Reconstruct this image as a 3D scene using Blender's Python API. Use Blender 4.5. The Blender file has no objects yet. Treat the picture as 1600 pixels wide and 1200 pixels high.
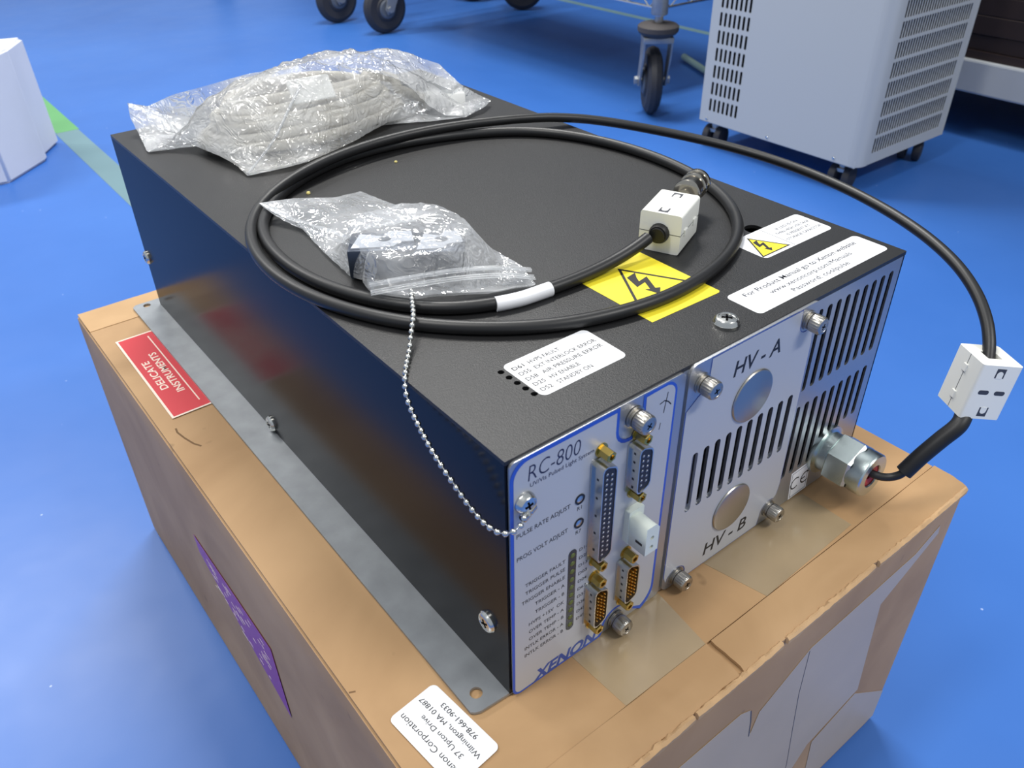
import bpy, bmesh, math, random
from mathutils import Vector, Matrix, noise
PI = math.pi
C = bpy.context.scene.collection
Z0 = 245.65            # mm: top of the cardboard box above the floor

# ------------------------------------------------------------------ camera
cam_d = bpy.data.cameras.new('camera')
cam = bpy.data.objects.new('camera', cam_d)
C.objects.link(cam)
R = ((0.7849976590015892, -0.6193626433324039, -0.012984275336384576),
     (-0.36772355115195177, -0.44899094410203033, -0.8143626477439083),
     (0.49855598009642965, 0.6440473958930106, -0.5802110706899977))
m = Matrix(((R[0][0], -R[1][0], -R[2][0], -0.13972),
            (R[0][1], -R[1][1], -R[2][1], -0.18570),
            (R[0][2], -R[1][2], -R[2][2], 0.59103), (0, 0, 0, 1)))
cam.matrix_world = m
cam_d.sensor_width = 36
cam_d.lens = 29.2265
cam_d.clip_start = 0.01
cam_d.dof.use_dof = True
cam_d.dof.focus_distance = 0.46
cam_d.dof.aperture_fstop = 22
bpy.context.scene.camera = cam

# ------------------------------------------------------------------ world and lamps
w = bpy.data.worlds.new('world')
bpy.context.scene.world = w
w.use_nodes = True
w.node_tree.nodes['Background'].inputs[0].default_value = (0.80, 0.88, 1.0, 1)
w.node_tree.nodes['Background'].inputs[1].default_value = 0.30


def lamp(name, loc, rot, sx, sy, e, col=(1, 1, 1)):
    d = bpy.data.lights.new(name, 'AREA')
    d.shape = 'RECTANGLE'; d.size = sx; d.size_y = sy; d.energy = e; d.color = col
    o = bpy.data.objects.new(name, d)
    o.location = loc; o.rotation_euler = rot
    C.objects.link(o)
    return o


lamp('overhead_lamp', (0.9, 1.5, 2.5), (0, 0, 0), 1.2, 0.3, 34, (1.0, 0.98, 0.94))
lamp('overhead_lamp', (-0.5, 2.9, 2.5), (0, 0, 0), 1.2, 0.3, 30, (1.0, 0.98, 0.94))
lamp('overhead_lamp', (-0.9, 0.2, 2.5), (0, 0, 0), 1.2, 0.3, 16, (1.0, 0.98, 0.94))
lamp('overhead_lamp', (1.0, -1.6, 2.5), (0, 0, 0), 1.2, 0.3, 26, (1.0, 0.98, 0.94))  # added fill with no known fixture, brightens the front-facing sides
lamp('window_light', (2.2, 8.5, 1.7), (math.radians(90), 0, math.radians(-5)), 3.2, 1.6, 140, (0.95, 0.98, 1.0))
vs = bpy.context.scene.view_settings
vs.view_transform = 'Standard'; vs.look = 'None'; vs.gamma = 1; vs.use_curve_mapping = False
vs.exposure = 0.85


# ------------------------------------------------------------------ materials
def lin(c):
    return tuple(((x / 255) / 12.92 if x <= 10 else ((x / 255 + .055) / 1.055) ** 2.4) for x in c)


def mat(name, rgb, rough=.5, metal=0., spec=.5, bump=0, bscale=200, coat=0, var=0, vscale=5, trans=0, lin_=False):
    M = bpy.data.materials.new(name); M.use_nodes = True
    nt = M.node_tree; b = nt.nodes['Principled BSDF']
    c = rgb if lin_ else lin(rgb)
    b.inputs['Base Color'].default_value = (*c, 1)
    b.inputs['Roughness'].default_value = rough
    b.inputs['Metallic'].default_value = metal
    b.inputs['Specular IOR Level'].default_value = spec
    b.inputs['Coat Weight'].default_value = coat
    b.inputs['Coat Roughness'].default_value = .15
    b.inputs['Transmission Weight'].default_value = trans
    tc = nt.nodes.new('ShaderNodeTexCoord')
    if bump:
        n = nt.nodes.new('ShaderNodeTexNoise'); n.inputs['Scale'].default_value = bscale; n.inputs['Detail'].default_value = 3
        bp = nt.nodes.new('ShaderNodeBump'); bp.inputs['Strength'].default_value = bump; bp.inputs['Distance'].default_value = .0005
        nt.links.new(tc.outputs['Object'], n.inputs['Vector']); nt.links.new(n.outputs['Fac'], bp.inputs['Height'])
        nt.links.new(bp.outputs['Normal'], b.inputs['Normal'])
    if var:
        n = nt.nodes.new('ShaderNodeTexNoise'); n.inputs['Scale'].default_value = vscale; n.inputs['Detail'].default_value = 6
        r = nt.nodes.new('ShaderNodeMapRange')
        r.inputs['From Min'].default_value = .3; r.inputs['From Max'].default_value = .7
        r.inputs['To Min'].default_value = 1 - var; r.inputs['To Max'].default_value = 1 + var
        mx = nt.nodes.new('ShaderNodeVectorMath'); mx.operation = 'SCALE'
        mx.inputs[0].default_value = c
        nt.links.new(tc.outputs['Object'], n.inputs['Vector']); nt.links.new(n.outputs['Fac'], r.inputs['Value'])
        nt.links.new(r.outputs['Result'], mx.inputs['Scale']); nt.links.new(mx.outputs['Vector'], b.inputs['Base Color'])
    return M


def floor_material():
    M = bpy.data.materials.new('blue_vinyl'); M.use_nodes = True
    nt = M.node_tree; b = nt.nodes['Principled BSDF']; L = nt.links.new; N = nt.nodes.new
    tc = N('ShaderNodeTexCoord')
    n = N('ShaderNodeTexNoise'); n.inputs['Scale'].default_value = 2.2; n.inputs['Detail'].default_value = 5
    L(tc.outputs['Object'], n.inputs['Vector'])
    cr = N('ShaderNodeValToRGB')
    cr.color_ramp.elements[0].position = .3; cr.color_ramp.elements[0].color = (.034, .130, .44, 1)
    cr.color_ramp.elements[1].position = .7; cr.color_ramp.elements[1].color = (.046, .160, .51, 1)
    L(n.outputs['Fac'], cr.inputs['Fac'])
    # pale specks and short scuffs
    v = N('ShaderNodeTexVoronoi'); v.inputs['Scale'].default_value = 38; v.inputs['Randomness'].default_value = 1
    L(tc.outputs['Object'], v.inputs['Vector'])
    lt = N('ShaderNodeMath'); lt.operation = 'LESS_THAN'; lt.inputs[1].default_value = .045
    L(v.outputs['Distance'], lt.inputs[0])
    wn = N('ShaderNodeTexNoise'); wn.inputs['Scale'].default_value = 9
    L(tc.outputs['Object'], wn.inputs['Vector'])
    gt = N('ShaderNodeMath'); gt.operation = 'GREATER_THAN'; gt.inputs[1].default_value = .52
    L(wn.outputs['Fac'], gt.inputs[0])
    ml = N('ShaderNodeMath'); ml.operation = 'MULTIPLY'; L(lt.outputs[0], ml.inputs[0]); L(gt.outputs[0], ml.inputs[1])
    ml2 = N('ShaderNodeMath'); ml2.operation = 'MULTIPLY'; L(ml.outputs[0], ml2.inputs[0]); ml2.inputs[1].default_value = .55
    mx = N('ShaderNodeMix'); mx.data_type = 'RGBA'; L(ml2.outputs[0], mx.inputs['Factor'])
    L(cr.outputs['Color'], mx.inputs['A']); mx.inputs['B'].default_value = (.5, .6, .85, 1)
    L(mx.outputs['Result'], b.inputs['Base Color'])
    b.inputs['Specular IOR Level'].default_value = .5
    n2 = N('ShaderNodeTexNoise'); n2.inputs['Scale'].default_value = 14; n2.inputs['Detail'].default_value = 4
    L(tc.outputs['Object'], n2.inputs['Vector'])
    mr = N('ShaderNodeMapRange'); mr.inputs['To Min'].default_value = .30; mr.inputs['To Max'].default_value = .42
    L(n2.outputs['Fac'], mr.inputs['Value']); L(mr.outputs['Result'], b.inputs['Roughness'])
    bp = N('ShaderNodeBump'); bp.inputs['Strength'].default_value = .25; bp.inputs['Distance'].default_value = .004
    n3 = N('ShaderNodeTexNoise'); n3.inputs['Scale'].default_value = 7; n3.inputs['Detail'].default_value = 3
    L(tc.outputs['Object'], n3.inputs['Vector']); L(n3.outputs['Fac'], bp.inputs['Height']); L(bp.outputs['Normal'], b.inputs['Normal'])
    return M


def kraft_material(name, rgb, rough=.6):
    M = mat(name, rgb, rough, spec=.35)
    nt = M.node_tree; b = nt.nodes['Principled BSDF']; L = nt.links.new; N = nt.nodes.new
    tc = nt.nodes['Texture Coordinate'] if 'Texture Coordinate' in nt.nodes else N('ShaderNodeTexCoord')
    n = N('ShaderNodeTexNoise'); n.inputs['Scale'].default_value = 11; n.inputs['Detail'].default_value = 8; n.inputs['Distortion'].default_value = .6
    L(tc.outputs['Object'], n.inputs['Vector'])
    cr = N('ShaderNodeValToRGB'); c = lin(rgb)
    cr.color_ramp.elements[0].position = .3; cr.color_ramp.elements[0].color = (c[0] * .82, c[1] * .78, c[2] * .72, 1)
    cr.color_ramp.elements[1].position = .7; cr.color_ramp.elements[1].color = (min(1, c[0] * 1.12), min(1, c[1] * 1.12), c[2] * 1.12, 1)
    L(n.outputs['Fac'], cr.inputs['Fac'])
    s = N('ShaderNodeTexNoise'); s.inputs['Scale'].default_value = 55; s.inputs['Detail'].default_value = 2
    L(tc.outputs['Object'], s.inputs['Vector'])
    r = N('ShaderNodeMapRange'); r.inputs['From Min'].default_value = .72; r.inputs['From Max'].default_value = .8
    r.inputs['To Max'].default_value = .6
    L(s.outputs['Fac'], r.inputs['Value'])
    mx = N('ShaderNodeMix'); mx.data_type = 'RGBA'; L(r.outputs['Result'], mx.inputs['Factor'])
    L(cr.outputs['Color'], mx.inputs['A']); mx.inputs['B'].default_value = (c[0] * .3, c[1] * .27, c[2] * .25, 1)
    L(mx.outputs['Result'], b.inputs['Base Color'])
    bp = N('ShaderNodeBump'); bp.inputs['Strength'].default_value = .5; bp.inputs['Distance'].default_value = .0012
    L(n.outputs['Fac'], bp.inputs['Height']); L(bp.outputs['Normal'], b.inputs['Normal'])
    return M


def film_material(name, milk=.3, gloss=1.0, scale=120, tint=(.95, .96, .97), bd=.003):
    M = bpy.data.materials.new(name); M.use_nodes = True
    nt = M.node_tree; nt.nodes.remove(nt.nodes['Principled BSDF']); L = nt.links.new; N = nt.nodes.new
    out = nt.nodes['Material Output']
    tc = N('ShaderNodeTexCoord')
    n1 = N('ShaderNodeTexNoise'); n1.inputs['Scale'].default_value = scale; n1.inputs['Detail'].default_value = 2; n1.inputs['Distortion'].default_value = 1.2
    mp = N('ShaderNodeMapping'); mp.inputs['Scale'].default_value = (1, .55, 1); mp.inputs['Rotation'].default_value = (0, 0, .6)
    L(tc.outputs['Object'], mp.inputs['Vector']); L(mp.outputs['Vector'], n1.inputs['Vector'])
    # ridged
    sb = N('ShaderNodeMath'); sb.operation = 'SUBTRACT'; sb.inputs[1].default_value = .5; L(n1.outputs['Fac'], sb.inputs[0])
    ab = N('ShaderNodeMath'); ab.operation = 'ABSOLUTE'; L(sb.outputs[0], ab.inputs[0])
    bp = N('ShaderNodeBump'); bp.inputs['Strength'].default_value = 1.0; bp.inputs['Distance'].default_value = bd; bp.invert = True
    L(ab.outputs[0], bp.inputs['Height'])
    tr = N('ShaderNodeBsdfTransparent'); tr.inputs[0].default_value = (*tint, 1)
    df = N('ShaderNodeBsdfDiffuse'); df.inputs[0].default_value = (.86, .87, .88, 1)
    tl = N('ShaderNodeBsdfTranslucent'); tl.inputs[0].default_value = (.86, .87, .88, 1)
    L(bp.outputs['Normal'], df.inputs['Normal'])
    m0 = N('ShaderNodeMixShader'); m0.inputs[0].default_value = .35; L(df.outputs[0], m0.inputs[1]); L(tl.outputs[0], m0.inputs[2])
    n2 = N('ShaderNodeTexNoise'); n2.inputs['Scale'].default_value = 28; n2.inputs['Detail'].default_value = 4
    L(tc.outputs['Object'], n2.inputs['Vector'])
    mr = N('ShaderNodeMapRange'); mr.inputs['From Min'].default_value = .35; mr.inputs['From Max'].default_value = .68
    mr.inputs['To Min'].default_value = milk * .5; mr.inputs['To Max'].default_value = min(1, milk * 1.7)
    L(n2.outputs['Fac'], mr.inputs['Value'])
    m1 = N('ShaderNodeMixShader'); L(mr.outputs['Result'], m1.inputs[0]); L(tr.outputs[0], m1.inputs[1]); L(m0.outputs[0], m1.inputs[2])
    gl = N('ShaderNodeBsdfGlossy'); gl.inputs['Roughness'].default_value = .10; gl.inputs[0].default_value = (1, 1, 1, 1)
    L(bp.outputs['Normal'], gl.inputs['Normal'])
    fr = N('ShaderNodeFresnel'); fr.inputs['IOR'].default_value = 1.5; L(bp.outputs['Normal'], fr.inputs['Normal'])
    mg = N('ShaderNodeMath'); mg.operation = 'MULTIPLY'; mg.inputs[1].default_value = gloss; mg.use_clamp = True; L(fr.outputs[0], mg.inputs[0])
    m2 = N('ShaderNodeMixShader'); L(mg.outputs[0], m2.inputs[0]); L(m1.outputs[0], m2.inputs[1]); L(gl.outputs[0], m2.inputs[2])
    L(m2.outputs[0], out.inputs['Surface'])
    return M


M = {}
M['floor'] = floor_material()
M['tape_green'] = mat('green_floor_tape', (104, 134, 142), .45, var=.08)
M['tape_green2'] = mat('fresh_green_floor_tape', (96, 158, 100), .45, var=.05)
M['black'] = mat('black_powder_coat', (28, 28, 29), .42, spec=.5, bump=.3, bscale=1700)
M['black_side'] = mat('black_gloss_paint', (7, 8, 10), .2, spec=.32)
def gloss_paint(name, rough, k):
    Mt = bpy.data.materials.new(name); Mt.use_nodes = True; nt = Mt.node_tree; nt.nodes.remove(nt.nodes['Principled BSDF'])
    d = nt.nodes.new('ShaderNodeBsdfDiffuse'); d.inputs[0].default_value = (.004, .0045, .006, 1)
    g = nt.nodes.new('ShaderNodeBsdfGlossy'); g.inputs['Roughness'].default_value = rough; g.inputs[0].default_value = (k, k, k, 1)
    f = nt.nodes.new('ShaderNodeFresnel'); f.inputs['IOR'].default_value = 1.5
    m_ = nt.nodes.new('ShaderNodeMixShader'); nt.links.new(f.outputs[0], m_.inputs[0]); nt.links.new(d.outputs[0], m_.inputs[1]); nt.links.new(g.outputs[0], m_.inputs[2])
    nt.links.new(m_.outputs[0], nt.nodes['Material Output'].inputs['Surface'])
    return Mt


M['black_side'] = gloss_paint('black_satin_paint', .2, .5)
M['hole'] = mat('dark_void', (5, 5, 7), .8, spec=.1)
M['alu'] = mat('bare_aluminium', (178, 180, 184), .38, metal=.85, bump=.12, bscale=900)
M['flange'] = mat('zinc_sheet', (152, 156, 160), .42, metal=.6, var=.12, vscale=60)
M['panel'] = mat('silver_label_film', (186, 188, 192), .36, metal=.12, spec=.5)
M['blue_line'] = mat('blue_print', (38, 84, 190), .4)
M['ink'] = mat('dark_blue_ink', (28, 34, 70), .5)
M['ink_black'] = mat('black_ink', (22, 22, 26), .5)
M['ink_grey'] = mat('grey_ink', (62, 64, 72), .5)
M['xblue'] = mat('blue_logo_ink', (52, 80, 158), .4)
M['steel'] = mat('nickel_steel', (205, 205, 200), .22, metal=1)
M['steel_dull'] = mat('dull_steel', (176, 172, 164), .34, metal=1)
M['plug'] = mat('dark_nickel', (178, 172, 160), .2, metal=1)
M['zinc'] = mat('zinc_plate', (200, 212, 210), .24, metal=1, bump=.2, bscale=2500)
M['brass'] = mat('brass_gold', (196, 170, 92), .28, metal=1)
M['shell'] = mat('tin_shell', (200, 200, 196), .28, metal=1)
M['black_plastic'] = mat('black_plastic', (20, 22, 30), .4)
M['amber_plastic'] = mat('brown_insert', (92, 66, 40), .45)
M['gold'] = mat('gold_pin', (232, 190, 100), .25, metal=1)
M['nylon'] = mat('natural_nylon', (214, 222, 214), .4)
M['led_strip'] = mat('dark_led_window', (36, 46, 58), .25)
M['led'] = mat('unlit_green_led', (96, 104, 42), .3)
M['white_label'] = mat('white_label_paper', (236, 237, 240), .4)
M['yellow'] = mat('yellow_label', (232, 214, 52), .38)
M['cable'] = mat('black_cable_jacket', (26, 26, 27), .42, spec=.5)
M['shrink'] = mat('black_heat_shrink', (16, 16, 18), .5)
M['ferrite'] = mat('white_ferrite_plastic', (236, 236, 228), .4)
M['red'] = mat('red_rubber', (178, 22, 30), .4)
M['kraft'] = kraft_material('kraft_board', (177, 143, 104))
M['kraft_edge'] = kraft_material('kraft_board_edge', (194, 160, 120), .75)
M['scuff'] = mat('dark_scuff', (112, 84, 54), .8)
M['tape'] = mat('clear_packing_tape', (160, 140, 110), .2, spec=.55, var=.08, vscale=30)
M['tape_side'] = mat('clear_packing_tape_on_side', (188, 168, 140), .34, spec=.4, var=.05, vscale=16)
M['redlabel'] = mat('red_label', (205, 40, 52), .4)
M['purple'] = mat('purple_label', (150, 60, 140), .4)
M['cream'] = mat('cream_ink', (240, 222, 205), .5)
M['grey_cable'] = mat('putty_grey_cable', (206, 200, 186), .45)
M['paper'] = mat('white_paper', (240, 240, 236), .7)
M['film'] = film_material('poly_bag_film', .38, .8, 95, bd=.0042)
M['film2'] = film_material('zip_bag_film', .30, .22, 110, (.95, .96, .97), .003)
M['zip'] = film_material('zip_strip_film', .45, .6, 60)
M['hood_white'] = mat('dull_white_plastic', (196, 200, 208), .6)
M['foam'] = mat('white_foam', (228, 230, 236), .75, var=.03, vscale=12)
M['ac'] = mat('grey_painted_steel', (180, 183, 182), .45)
M['rubber'] = mat('dark_rubber', (44, 44, 48), .6)
M['wheel_hub'] = mat('grey_wheel_plastic', (86, 92, 100), .45)
M['bumper'] = mat('brown_grey_bumper', (66, 62, 62), .7)
M['chrome'] = mat('chrome_rod', (205, 208, 212), .2, metal=1)
M['wood_dark'] = mat('dark_brown_boards', (44, 32, 30), .55, var=.3, vscale=9)
M['beam'] = mat('grey_beam_paint', (182, 186, 190), .3, var=.06, vscale=7)
M['crumb'] = mat('yellow_foam_crumb', (220, 205, 130), .8)


# ------------------------------------------------------------------ object helpers
def tag(o, label=None, cat=None, group=None, kind=None):
    if label: o['label'] = label
    if cat: o['category'] = cat
    if group: o['group'] = group
    if kind: o['kind'] = kind
    return o


def Wm(x, y, z):
    return Vector((x, y, z + Z0)) * .001


def thing(name, label, cat, loc, group=None):
    o = bpy.data.objects.new(name, None); C.objects.link(o)
    o.location = loc; o.empty_display_size = .02
    return tag(o, label, cat, group)


WL = {}


def wloc(o):
    v = Vector((0, 0, 0))
    while o is not None:
        v = v + o.location
        o = o.parent
    return v


def obj(name, bm, material, parent=None, frame='C', smooth=None):
    """C: mesh in mm from the chassis corner; W: mesh in world metres; L: mesh in mm about its own origin."""
    if frame == 'C':
        bmesh.ops.transform(bm, matrix=Matrix.Translation((0, 0, Z0 / 1000)) @ Matrix.Scale(.001, 4), verts=bm.verts)
    elif frame == 'L':
        bmesh.ops.transform(bm, matrix=Matrix.Scale(.001, 4), verts=bm.verts)
    if frame in 'CW' and parent is not None:
        bmesh.ops.translate(bm, vec=-wloc(parent), verts=bm.verts)
    me = bpy.data.meshes.new(name)
    if smooth is not None:
        for f in bm.faces: f.smooth = True
        for e in bm.edges:
            if len(e.link_faces) == 2 and e.calc_face_angle(0) > math.radians(smooth): e.smooth = False
    bm.to_mesh(me); bm.free()
    ms = material if isinstance(material, (list, tuple)) else [material]
    for k in ms: me.materials.append(k)
    o = bpy.data.objects.new(name, me); C.objects.link(o)
    o.parent = parent
    return o


def copy_tree(o, parent=None):
    c = o.copy(); C.objects.link(c); c.parent = parent
    for ch in list(o.children): copy_tree(ch, c)
    return c


def box(bm, x0, y0, z0, x1, y1, z1, bev=0, mat_i=0):
    r = bmesh.ops.create_cube(bm, size=1)
    vs_ = r['verts']
    bmesh.ops.scale(bm, vec=(x1 - x0, y1 - y0, z1 - z0), verts=vs_)
    bmesh.ops.translate(bm, vec=((x0 + x1) / 2, (y0 + y1) / 2, (z0 + z1) / 2), verts=vs_)
    fs = list({f for v in vs_ for f in v.link_faces})
    for f in fs: f.material_index = mat_i
    if bev:
        es = list({e for v in vs_ for e in v.link_edges})
        bmesh.ops.bevel(bm, geom=es, offset=bev, segments=2, affect='EDGES', profile=.5)
    return bm


def B(*a, **k):
    return box(bmesh.new(), *a, **k)


def lathe(prof, n=32, bm=None, rfun=None):
    """profile [(r,h)] around local z"""
    bm = bm or bmesh.new(); rings = []
    for (r, h) in prof:
        if r < 1e-6: rings.append([bm.verts.new((0, 0, h))]); continue
        ring = []
        for i in range(n):
            a = 2 * PI * i / n; rr = r * (rfun(a, h) if rfun else 1)
            ring.append(bm.verts.new((rr * math.cos(a), rr * math.sin(a), h)))
        rings.append(ring)
    for a, b in zip(rings, rings[1:]):
        for i in range(n):
            j = (i + 1) % n
            if len(a) == 1 and len(b) == 1: continue
            if len(a) == 1: bm.faces.new((a[0], b[i], b[j]))
            elif len(b) == 1: bm.faces.new((a[i], a[j], b[0]))
            else: bm.faces.new((a[i], a[j], b[j], b[i]))
    bmesh.ops.recalc_face_normals(bm, faces=bm.faces)
    return bm


def crom(pts, step):
    pts = [Vector(p) for p in pts]; out = []
    P = [pts[0] * 2 - pts[1]] + pts + [pts[-1] * 2 - pts[-2]]
    for i in range(1, len(P) - 2):
        p0, p1, p2, p3 = P[i - 1:i + 3]
        n = max(1, int((p2 - p1).length / step))
        for k in range(n):
            t = k / n
            out.append(.5 * ((2 * p1) + (p2 - p0) * t + (2 * p0 - 5 * p1 + 4 * p2 - p3) * t * t + (3 * p1 - p0 - 3 * p2 + p3) * t ** 3))
    out.append(pts[-1])
    return out


def smooth_path(pts, it=3):
    pts = [Vector(p) for p in pts]
    for _ in range(it):
        pts = [pts[0]] + [(pts[i - 1] + pts[i] * 2 + pts[i + 1]) / 4 for i in range(1, len(pts) - 1)] + [pts[-1]]
    return pts


def tube(path, r, n=16, bm=None, closed=False, cap=True, rf=None):
    bm = bm or bmesh.new(); rings = []; N = len(path); up = Vector((0, 0, 1)); nrm = None
    for i, p in enumerate(path):
        a = path[(i - 1) % N] if (closed or i > 0) else path[i]
        b = path[(i + 1) % N] if (closed or i < N - 1) else path[i]
        t = (b - a).normalized()
        if nrm is None:
            nrm = t.cross(up if abs(t.z) < .9 else Vector((1, 0, 0))).normalized()
        nrm = (nrm - t * nrm.dot(t)).normalized(); bn = t.cross(nrm)
        rr = rf(i / (N - 1)) * r if rf else r
        rings.append([bm.verts.new(p + (nrm * math.cos(2 * PI * k / n) + bn * math.sin(2 * PI * k / n)) * rr) for k in range(n)])
    for i in range(N if closed else N - 1):
        a, b = rings[i], rings[(i + 1) % N]
        for k in range(n):
            j = (k + 1) % n; bm.faces.new((a[k], a[j], b[j], b[k]))
    if cap and not closed:
        bm.faces.new(rings[0][::-1]); bm.faces.new(rings[-1])
    bmesh.ops.recalc_face_normals(bm, faces=bm.faces)
    return bm


def basis(kind, ox=0, oy=0, oz=0, ang=0):
    """matrix taking local (u,v,w) to space: front faces -Y, top faces +Z, left faces -X, lid reads along +Y"""
    ax = {'front': ((1, 0, 0), (0, 0, 1), (0, -1, 0)), 'top': ((1, 0, 0), (0, 1, 0), (0, 0, 1)),
          'left': ((0, -1, 0), (0, 0, 1), (-1, 0, 0)), 'lid': ((0, 1, 0), (-1, 0, 0), (0, 0, 1))}[kind]
    mt = Matrix(((ax[0][0], ax[1][0], ax[2][0], ox), (ax[0][1], ax[1][1], ax[2][1], oy), (ax[0][2], ax[1][2], ax[2][2], oz), (0, 0, 0, 1)))
    return mt @ Matrix.Rotation(ang, 4, 'Z')


def xf(bm, mt):
    bmesh.ops.transform(bm, matrix=mt, verts=bm.verts); return bm


def from_curve(cu):
    o = bpy.data.objects.new('tmp', cu); C.objects.link(o)
    dg = bpy.context.evaluated_depsgraph_get()
    me = bpy.data.meshes.new_from_object(o.evaluated_get(dg))
    bm = bmesh.new(); bm.from_mesh(me)
    bpy.data.objects.remove(o); bpy.data.meshes.remove(me); bpy.data.curves.remove(cu)
    return bm


def plate(outline, holes=(), th=1.0, w0=0):
    """flat plate with holes, in local u,v; thickness along w from w0"""
    cu = bpy.data.curves.new('c', 'CURVE'); cu.dimensions = '2D'; cu.fill_mode = 'BOTH'; cu.extrude = th / 2
    for poly in [outline] + list(holes):
        s = cu.splines.new('POLY'); s.points.add(len(poly) - 1)
        for i, p in enumerate(poly): s.points[i].co = (p[0], p[1], 0, 1)
        s.use_cyclic_u = True
    bm = from_curve(cu)
    bmesh.ops.translate(bm, vec=(0, 0, w0 + th / 2), verts=bm.verts)
    return bm


def rr(x0, y0, x1, y1, r, n=6):
    pts = []
    for cx, cy, a0 in ((x1 - r, y1 - r, 0), (x0 + r, y1 - r, 90), (x0 + r, y0 + r, 180), (x1 - r, y0 + r, 270)):
        for k in range(n + 1):
            a = math.radians(a0 + 90 * k / n); pts.append((cx + r * math.cos(a), cy + r * math.sin(a)))
    return pts


def circ(cx, cy, r, n=28):
    return [(cx + r * math.cos(2 * PI * k / n), cy + r * math.sin(2 * PI * k / n)) for k in range(n)]


def text(s, x, y, h, width=None, align='l', bold=0, shear=0, th=.06, w0=0, rot=0):
    """lettering in local u,v: cap height h mm, squeezed to width"""
    cu = bpy.data.curves.new('t', 'FONT'); cu.body = s; cu.size = 1; cu.extrude = .01; cu.offset = bold; cu.shear = shear
    cu.resolution_u = 3
    bm = from_curve(cu)
    xs = [v.co.x for v in bm.verts]; x0, x1 = min(xs), max(xs)
    sy = h / .729; sx = width / (x1 - x0) if width else sy
    wd = (x1 - x0) * sx
    off = {'l': 0, 'r': -wd, 'c': -wd / 2}[align]
    bmesh.ops.translate(bm, vec=(-x0, 0, .01), verts=bm.verts)
    bmesh.ops.scale(bm, vec=(sx, sy, th / .02), verts=bm.verts)
    bmesh.ops.translate(bm, vec=(off, 0, 0), verts=bm.verts)
    if rot: bmesh.ops.rotate(bm, cent=(0, 0, 0), matrix=Matrix.Rotation(rot, 3, 'Z'), verts=bm.verts)
    bmesh.ops.translate(bm, vec=(x, y, w0), verts=bm.verts)
    return bm


def join(*bms):
    a = bms[0]
    for b in bms[1:]:
        me = bpy.data.meshes.new('j'); b.to_mesh(me); a.from_mesh(me); b.free(); bpy.data.meshes.remove(me)
    return a


def stroke(pts, wd, th=.05, w0=0):
    """flat pen line as a polygon in u,v"""
    L_, R_ = [], []
    for i, p in enumerate(pts):
        a = Vector(pts[max(0, i - 1)]); b = Vector(pts[min(len(pts) - 1, i + 1)]); t = (b - a).normalized(); n = Vector((-t.y, t.x)) * wd / 2
        L_.append((p[0] + n.x, p[1] + n.y)); R_.append((p[0] - n.x, p[1] - n.y))
    return plate(L_ + R_[::-1], (), th, w0)


# ================================================================== THE SETTING
fl = obj('floor', B(-3, -3, -.02, 6, 9, 0), M['floor'], None, 'W'); tag(fl, kind='structure')
fl['label'] = 'bright blue vinyl floor with pale scuffs'

tag(obj('unseen_wall_right', B(4.6, -3, 0, 4.7, 9, 3), mat('unseen_wall_dark', (52, 54, 62), .6), None, 'W'), kind='structure')  # unseen wall, added dark so the floor reflects less light at the right
tag(obj('unseen_wall_back', B(3.9, 8.9, 0, 4.6, 9, 3), mat('unseen_wall_dark_back', (60, 62, 70), .6), None, 'W'), kind='structure')  # unseen wall stub, added to darken floor reflections beside the window light

# green marking tapes on the floor
tag(obj('floor_tape', B(.183, 1.83, 0, .230, 2.30, .0007), M['tape_green2'], None, 'W'), 'short fresher green marking tape partly hidden behind the white foam', 'tape')
bm = B(.181, 1.2, 0, .228, 1.8295, .0006)
tag(obj('floor_tape', bm, M['tape_green'], None, 'W'), 'pale green marking tape running along the floor beside the white foam', 'tape')
bm = B(1.912, 1.0, 0, 1.940, 2.6, .0006)
tag(obj('floor_tape', bm, M['tape_green'], None, 'W'), 'dim green marking tape on the floor behind the wheeled wire rack', 'tape')

# ================================================================== CARDBOARD BOX
X0, X1, Y0, Y1, BZ = -60.5, 307.5, -61, 503, -Z0
bx = thing('cardboard_box', 'large taped kraft cardboard box carrying the black power unit', 'box', Wm(120, 220, -Z0))


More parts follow.
